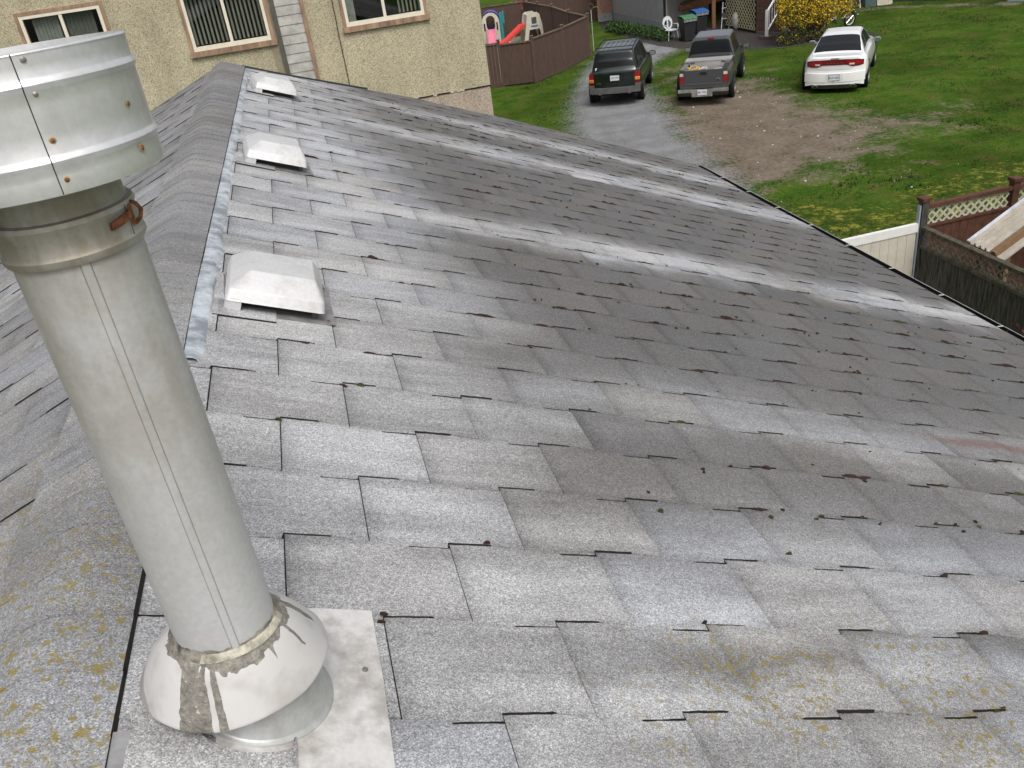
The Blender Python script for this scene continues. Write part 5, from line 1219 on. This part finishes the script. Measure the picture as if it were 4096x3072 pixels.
b = MB(); b.box(-.1, .12, -.006, -.001, .72, .98, M_DARKIN); b.build('window', None, cl); b = MB(); b.box(-.14, .16, -.012, -.001, .6, .66, simple('blue_sticker', (.05, .16, .42), .5)); b.build('sticker', None, cl)
b = MB(); b.box(-.26, -.2, .075, .615, .62, 1.1, M_PCR); b.box(-.2, .26, .075, .615, .62, .67, M_PCR); b.build('platform', None, cl)
sl = slide(cl, M_PRD, .44, [(-.0, .67), (.2, .64), (.55, .42), (.9, .2), (1.15, .1), (1.3, .08)]); sl.rotation_euler = (0, 0, R(98)); sl.location = (-.3, .34, 0)
cn = MB(); cn.lathe([(.09, 0), (.09, .02), (.05, .03), (.015, .2)], 14, simple('white_cone', (.7, .68, .62), .6), close=True); o = cn.build('toy_cone', None, None, smooth=40, loc=(2.45, 48.7, 0)); tag(o, 'tiny white cone toy on the sandy play yard between the playhouse and red slide', 'toy')
o = MB(); o.lathe([(.12, 0), (.13, .05), (.11, .06), (.09, .02)], 14, M_PTL, close=True); o = o.build('toy_bowl', None, None, smooth=40, loc=(1.85, 47.4, 0)); tag(o, 'small teal toy at the foot of the pink slide', 'toy')
rd = thing('garden_hook', 'thin white metal rod with ringed top standing on the grass left of the roof rack', 'garden pole', (5.95, 41.95, 0))
b = MB(); b.tube([(0, 0, 0), (0, 0, 1.8)], .018, 8, simple('white_rod', (.5, .5, .46), .5)); b.build('rod', None, rd)
b = MB(); b.tube([(.12*math.cos(a), 0, 1.92+.12*math.sin(a)) for a in [2*PI*k/18 for k in range(19)]], .02, 6, M_OLD); b.build('ring', None, rd)
b = MB(); b.tube([(.1, 0, 1.85), (.25, .02, 1.9), (.38, .03, 1.78), (.42, .03, 1.6), (.5, .03, 1.42)], .02, 5, simple('dry_vine', (.2, .14, .06), .8)); b.build('hanging_vine', None, rd)

# ================================================================ WHITE/GREY HOUSE AND CARPORT
gh = thing('grey_house', 'pale grey rendered house with brick pillar and open carport at the top edge', 'house', (9.85, 44.75, 0), 0)
def bricks(name):
    t = NT(name); br = t.n('ShaderNodeTexBrick'); br.inputs['Scale'].default_value = 4.2; br.inputs['Mortar Size'].default_value = .018
    mp = t.n('ShaderNodeMapping'); mp.inputs['Rotation'].default_value = (PI/2, 0, 0); t.l(t.tc.outputs['Object'], mp.inputs[0]); t.l(mp.outputs[0], br.inputs['Vector'])
    br.inputs['Color1'].default_value = (.30, .12, .09, 1); br.inputs['Color2'].default_value = (.40, .19, .15, 1); br.inputs['Mortar'].default_value = (.42, .36, .32, 1); t.col(br.outputs['Color']); t.p(.9); return t.m
M_REN = simple('grey_render', (.40, .385, .375), .9, var=.08, scale=3); M_FND = simple('concrete_foundation', (.33, .33, .32), .9, var=.12, scale=5); M_BRK = bricks('red_brick')
def wallseg(a, c, z0, z1, th_, m, name, par):
    a, c = Vector((*a, 0)), Vector((*c, 0)); d = (c-a).normalized(); n_ = Vector((-d.y, d.x, 0)); b = MB()
    P = [a, c, c-n_*-th_, a-n_*-th_]; b.add([p+Vector((0, 0, z)) for z in (z0, z1) for p in P], [(0, 1, 2, 3), (7, 6, 5, 4), (0, 4, 5, 1), (1, 5, 6, 2), (2, 6, 7, 3), (3, 7, 4, 0)], m); return b.build(name, None, par)
g0 = (0, 0); g1 = (-1.35, 6.6)
wallseg(g1, g0, .42, 2.8, .2, M_REN, 'wall', gh); wallseg((g1[0]-.03, g1[1]), (g0[0]-.03, g0[1]), 0, .42, .2, M_FND, 'foundation', gh)
b = MB(); T = Matrix.Translation((-1.72, 6.95, 0)) @ Matrix.Rotation(R(-12), 4, 'Z'); b.box(-.38, .38, -.38, .38, .4, 2.8, M_BRK, T=T); b.build('brick_pillar', None, gh)
b = MB(); b.box(-.4, .4, -.4, .4, 0, .398, M_FND, T=T); b.build('pillar_base', None, gh)
b = MB(); b.tube([(.06, -.1, 0), (.06, -.1, 2.8)], .06, 8, M_BLACK); b.build('downspout', None, gh)
wallseg((.2, .1), (3.4, 4.3), 0, 2.8, .15, simple('grey_render_inner', (.30, .29, .28), .9, var=.1, scale=3), 'carport_wall', gh)
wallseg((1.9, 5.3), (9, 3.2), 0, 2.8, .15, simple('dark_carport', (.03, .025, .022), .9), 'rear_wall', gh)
b = MB(); b.prism([(-2.6, 7.8), (-.6, -.8), (3.2, -2.4), (9, -4), (11, 5), (4, 9)], 2.8, 3.0, M_DARKIN); b.build('roof', None, gh)
b = MB(); b.box(2.08, 2.24, -1.2, -1.04, 0, 2.8, simple('orange_brown_post', (.25, .12, .06), .7)); b.build('post', None, gh)
b = MB(); b.bar((1.0, 1.6, .95), (4.2, 1.0, 1.35), .5, .06, simple('red_brown_plank', (.18, .06, .03), .7, var=.3)); b.bar((1.0, 1.2, .8), (4.2, .7, 1.15), .05, .22, simple('orange_plank', (.25, .09, .04), .7, var=.3)); o = b.build('workbench', None, None, loc=(9.85, 44.75, 0)); tag(o, 'long red brown plank bench in the dark carport behind the bins', 'bench')
# resin chair
cr = thing('plastic_chair', 'white moulded plastic garden chair with oval seat beside the black downspout', 'chair', (9.62, 42.25, 0), R(14))
M_RES = simple('white_resin', (.60, .62, .64), .4, var=.06)
b = MB(); rows = []; 
def ell(cx, cz, a_, c_, n=20): return [(cx+a_*math.cos(2*PI*k/n), cz+c_*math.sin(2*PI*k/n)) for k in range(n)]
b.prism([(x, y) for x, y in ell(0, -.05, .26, .27)], .40, .43, M_RES); b.build('seat', None, cr)
b = MB(); n = 20
O = ell(0, .72, .25, .30); 
for sg in (-1, 1):
    pass
T = Matrix.Translation((0, .2, 0)) @ Matrix.Rotation(R(80), 4, 'X')
bz = MB(); outer = ell(0, .70, .25, .29, 24); inn = ell(0, .66, .17, .17, 24)
vs = [(x, z, h) for h in (0, .025) for x, z in outer] + [(x, z, h) for h in (0, .025) for x, z in inn]
fs = []
for k in range(24):
    k2 = (k+1) % 24; fs += [(k, k2, 48+k2, 48+k), (24+k, 72+k, 72+k2, 24+k2), (k, 24+k, 24+k2, k2), (48+k, 48+k2, 72+k2, 72+k)]
bz.add([T @ Vector(v_) for v_ in vs], fs, M_RES); bz.box(-.03, .03, .49, .84, .002, .023, M_RES, T=T); bz.build('backrest', None, cr)
for sx in (-1, 1):
    for sy in (-1, 1):
        b = MB(); b.tube([(sx*.2, sy*.18-.03, .4), (sx*.27, sy*.25-.03, 0)], .022, 6, M_RES); b.build('leg', None, cr)
    b = MB(); b.tube([(sx*.27, .2, .62), (sx*.29, -.1, .65), (sx*.27, -.24, .6), (sx*.22, -.26, .42)], .022, 6, M_RES); b.build('armrest', None, cr)
def wheelie(label, x, y, rz, lid):
    t_ = thing('wheelie_bin', label, 'wheelie bin', (x, y, 0), rz, 'wheelie bins by the carport'); m = simple('bin_black', (.02, .022, .022), .6)
    b = MB(); b.add([(-.22, -.22, .03), (.22, -.22, .03), (.22, .24, .03), (-.22, .24, .03), (-.29, -.32, .95), (.29, -.32, .95), (.29, .33, .95), (-.29, .33, .95)], [(0, 1, 2, 3), (7, 6, 5, 4), (0, 4, 5, 1), (1, 5, 6, 2), (2, 6, 7, 3), (3, 7, 4, 0)], m); b.build('body', None, t_)
    b = MB(); b.box(-.31, .31, -.35, -.30, .84, .955, simple('bin_grey_rim', (.20, .21, .21), .6)); [b.box(x_-.02, x_+.02, -.36, -.351, .85, .95, simple('bin_rib', (.34, .35, .35), .6)) for x_ in (-.18, 0, .18)]; b.build('front_rim', None, t_)
    b = MB(); rows = [[(x_, y_, z_) for x_ in (-.32, -.29, .29, .32)] for y_, z_ in ((-.37, .955), (-.36, .985), (-.1, 1.06), (.2, 1.08), (.36, 1.0), (.37, .96))]
    b.grid(rows); b.grid([[(x_, y_, .955) for x_ in (-.32, -.29, .29, .32)] for y_ in (-.37, -.36, -.1, .2, .36, .37)]); b.build('lid', lid, t_, smooth=30)
    for sd in (-1, 1):
        b = MB(); b.lathe([(.1, -.025), (.1, .025)], 16, M_TYRE, close=True, T=Matrix.Translation((sd*.27, .24, .1)) @ Matrix.Rotation(PI/2, 4, 'Y')); b.build('wheel', None, t_)
wheelie('black wheelie bin with a green lid, right of the white plastic chair', 10.15, 41.2, R(10), simple('green_lid', (.07, .20, .09), .5, var=.2))
wheelie('black wheelie bin with a blue lid, behind the green lidded one', 11.05, 42.6, R(12), simple('blue_lid', (.04, .12, .36), .5, var=.2))
sb = MB(); rr = random.Random(3)
for k in range(9): q = Vector((12.55+rr.uniform(-.3, .35), 42.6+rr.uniform(-.3, .3), .25+.55*rr.random())); T = Matrix.Translation(q) @ Matrix.Rotation(rr.random()*3, 4, (rr.random(), rr.random(), 1)); sb.box(-.12, .12, -.1, .1, -.05, .06, simple('white_plastic_bits', (.55, .55, .52), .5), T=T)
fc = thing('folding_chair', 'folded white framed chair leaning in the carport right of the brown post', 'chair', (12.35, 42.9, 0), R(15))
for k, (a, c) in enumerate((((-.2, 0, 0), (.05, .25, 1.15)), ((.2, 0, 0), (.42, .25, 1.1)), ((-.05, .2, .9), (.4, .22, .9)), ((-.12, .1, .45), (.32, .12, .45)))): b = MB(); b.tube([a, c], .02, 6, M_RES); b.build('frame_tube', None, fc)
b = MB(); b.box(-.1, .35, .1, .14, .46, .72, M_DARKIN); b.build('seat_sling', None, fc)
bg_ = thing('garbage_sack', 'lumpy pale sack beside the folded chair in the carport', 'sack', (12.75, 42.3, 0)); b = MB()
rows = []
for k in range(9):
    z = .75*k/8; r = .24*math.sin(PI*(k+.6)/9.4)**.5; rows.append([(math.cos(a)*r*(1+.25*noise.noise(Vector((math.cos(a)*2, math.sin(a)*2, z*4)))), math.sin(a)*r, z) for a in [2*PI*q/16 for q in range(16)]])
b.grid(rows, None, wrap=True); b.build('sack', simple('pale_sack', (.46, .46, .42), .6, var=.3, scale=10), bg_, smooth=60)
# lattice screen and deck with steps
La, Lb = Vector((12.45, 43.3, 0)), Vector((13.02, 40.55, 0)); d_ = (Lb-La); ln = d_.length
ls = thing('lattice_screen', 'yellowed cream wooden lattice screen between the carport post and the deck', 'lattice screen', tuple(La), math.atan2(d_.y, d_.x))
b = MB(); lattice(b, 0, ln, .12, 2.2, 0, simple('yellowed_lattice', (.62, .56, .34), .7, var=.15), .17, .05, .01); b.build('lattice', None, ls)
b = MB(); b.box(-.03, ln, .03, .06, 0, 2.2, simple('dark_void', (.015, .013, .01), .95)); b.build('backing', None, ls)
dk = thing('wooden_deck', 'brown plank deck side with steps and a white metal handrail left of the yellow bush', 'deck', (13.05, 40.5, 0), R(-62))
M_DKB = simple('brown_deck_stain', (.11, .06, .04), .8, var=.3, scale=8)
b = MB(); [b.box(.02, 1.5, .0, .03, .12+.145*k, .255+.145*k, M_DKB) for k in range(10)]; b.build('side_boards', None, dk)
for k in range(3):
    b = MB(); b.box(1.52+.28*k, 1.84+.28*k, .0, 1.1, .74-.19*k*1.2, .79-.19*k*1.2, M_DKB); b.build('step', None, dk)
b = MB(); b.bar((1.5, .02, .7), (2.45, .02, .06), .05, .24, M_DKB); b.build('stringer', None, dk)
M_RLW = simple('white_rail_paint', (.78, .78, .80), .35, var=.04)
rl_ = thing('handrail', 'white metal stair handrail with thin balusters in front of the yellow bush', 'handrail', (13.0, 38.9, 0), R(38))
b = MB(); b.box(-.05, .05, -.05, .05, .08, 1.15, M_RLW); b.build('post', None, rl_)
b = MB(); b.bar((.02, 0, 1.08), (1.5, .1, 2.1), .06, .05, M_RLW); b.build('top_rail', None, rl_)
b = MB(); b.bar((.05, 0, .3), (1.5, .1, 1.3), .05, .04, M_RLW); b.build('bottom_rail', None, rl_)
for k in range(6):
    x = .2+.2*k; b = MB(); b.tube([(x, .013*k, .3+.69*x-.0), (x, .013*k, 1.06+.69*x)], .012, 6, M_RLW); b.build('baluster', None, rl_)
b = MB(); b.box(-.25, .25, -.25, .25, 0, .1, M_DKB); b.build('foot_block', None, rl_)

# ================================================================ MOTORCYCLE behind the bush
mc = thing('motorcycle', 'chrome trimmed motorcycle parked behind the yellow bush beyond the white car roof', 'motorcycle', (16.55, 38.75, 0), R(198))
def ringw(b, x, r, m, w_=.05): b.tube([(x+r*math.cos(a), 0, r+.05+r*math.sin(a)) for a in [2*PI*k/28 for k in range(29)]], w_, 8, m)
for x in (0, 1.5):
    b = MB(); ringw(b, x, .27, M_TYRE, .045); wl = b.build('wheel', None, mc, smooth=60)
    b = MB(); b.tube([(x+.225*math.cos(a), -.02, .32+.225*math.sin(a)) for a in [2*PI*k/28 for k in range(29)]], .026, 8, simple('white_wall', (.6, .6, .57), .5)); b.build('rim', None, wl, smooth=60)
    b = MB(); [b.tube([(x, 0, .32), (x+.21*math.cos(a), 0, .32+.21*math.sin(a))], .006, 4, M_CHR) for a in [2*PI*k/10 for k in range(10)]]; b.build('spokes', None, wl)
b = MB(); b.tube([(x-.0+.34*math.cos(a), 0, .32+.34*math.sin(a)) for x in (0,) for a in [R(q) for q in range(20, 200, 15)]], .055, 8, M_CHR); b.build('rear_fender', None, mc, smooth=60)
b = MB(); b.tube([(-.55, -.14, .42), (.2, -.14, .36), (.75, -.14, .30), (.95, -.12, .45)], [.045, .045, .035, .03], 10, M_CHR); b.build('exhaust_pipe', None, mc, smooth=60)
b = MB(); b.tube([(.55, 0, .75), (.75, 0, .82), (1.0, 0, .84), (1.15, 0, .78)], [.06, .14, .14, .05], 12, M_BLACK); b.build('fuel_tank', None, mc, smooth=60)
b = MB(); b.tube([(-.2, 0, .66), (.1, 0, .64), (.5, 0, .7)], [.07, .13, .09], 10, M_BLACK); b.build('saddle', None, mc, smooth=60)
b = MB(); b.lathe([(.14, -.15), (.17, 0), (.14, .15)], 14, M_CHR, close=True, T=Matrix.Translation((.7, 0, .42)) @ Matrix.Rotation(PI/2, 4, 'X')); b.build('engine', None, mc, smooth=40)
b = MB(); b.tube([(1.5, 0, .32), (1.25, 0, .95)], .03, 8, M_CHR); b.build('fork', None, mc)
b = MB(); b.tube([(1.0, -.36, 1.02), (1.2, -.25, 1.05), (1.25, 0, .96), (1.2, .25, 1.05), (1.0, .36, 1.02)], .016, 6, M_CHR); b.build('handlebar', None, mc)

# ================================================================ BACK EDGE OF THE LAWN
def lean(name, label, cat, x, y, w_, h_, m, rz, tilt=12, th_=.03, frame=None):
    t_ = thing(name, label, cat, (x, y, 0), rz); T = Matrix.Rotation(R(-tilt), 4, 'X'); b = MB(); b.box(-w_/2, w_/2, 0, th_, 0, h_, m, T=T); b.build('panel', None, t_)
    if frame:
        for q in ((-w_/2-.03, -w_/2, 0, h_), (w_/2, w_/2+.03, 0, h_), (-w_/2, w_/2, -.03, 0), (-w_/2, w_/2, h_, h_+.03)): b = MB(); b.box(q[0], q[1], -.01, th_+.01, q[2]+.03, q[3]+.03, frame, T=T); b.build('frame', None, t_)
    return t_
lean('leaning_board', 'small cream panel with red mark leaning on the back fence at the top edge', 'board', 20.1, 43.2, .62, .62, simple('cream_board', (.50, .45, .36), .8, var=.12), R(-12), 14, .03, simple('cream_frame', (.55, .5, .4), .8))
for k, (x, y) in enumerate(((18.72, 43.8), (18.98, 43.35))):
    b = MB(); b.tube([(0, 0, 0), (.12*(1-2*k), .25, 1.6)], .035, 8, simple('white_pole', (.7, .7, .7), .5)); o = b.build('white_pole', None, None, loc=(x, y, 0)); tag(o, ('white pole leaning left beside the yellow bush top', 'white pole leaning on the back fence right of the other pole')[k], 'pole', 'white poles at the back fence')
board_fence('board_fence', 'dark grey board fence closing the far side of the lawn at the top edge', [(18.3, 44.6), (20.6, 43.95), (23.0, 41.3), (25.2, 38.3), (27.5, 35.2)], h=1.5, m=simple('dark_grey_boards', (.05, .055, .06), .9, var=.4, scale=5, stretch=(4, 4, .6)), mc=M_OLD)
lean('leaning_board', 'pale blue grey slatted panel at the far top right edge', 'panel', 24.0, 38.95, .9, .9, simple('blue_grey_slats', (.22, .28, .32), .7, var=.4, scale=9, stretch=(8, 8, .3)), R(-52), 10)
lean('leaning_board', 'dark green sheet leaning on the fence left of the cream panel', 'panel', 19.5, 43.35, .5, 1.0, simple('dark_green_sheet', (.04, .09, .08), .6, var=.3), R(-10), 14)
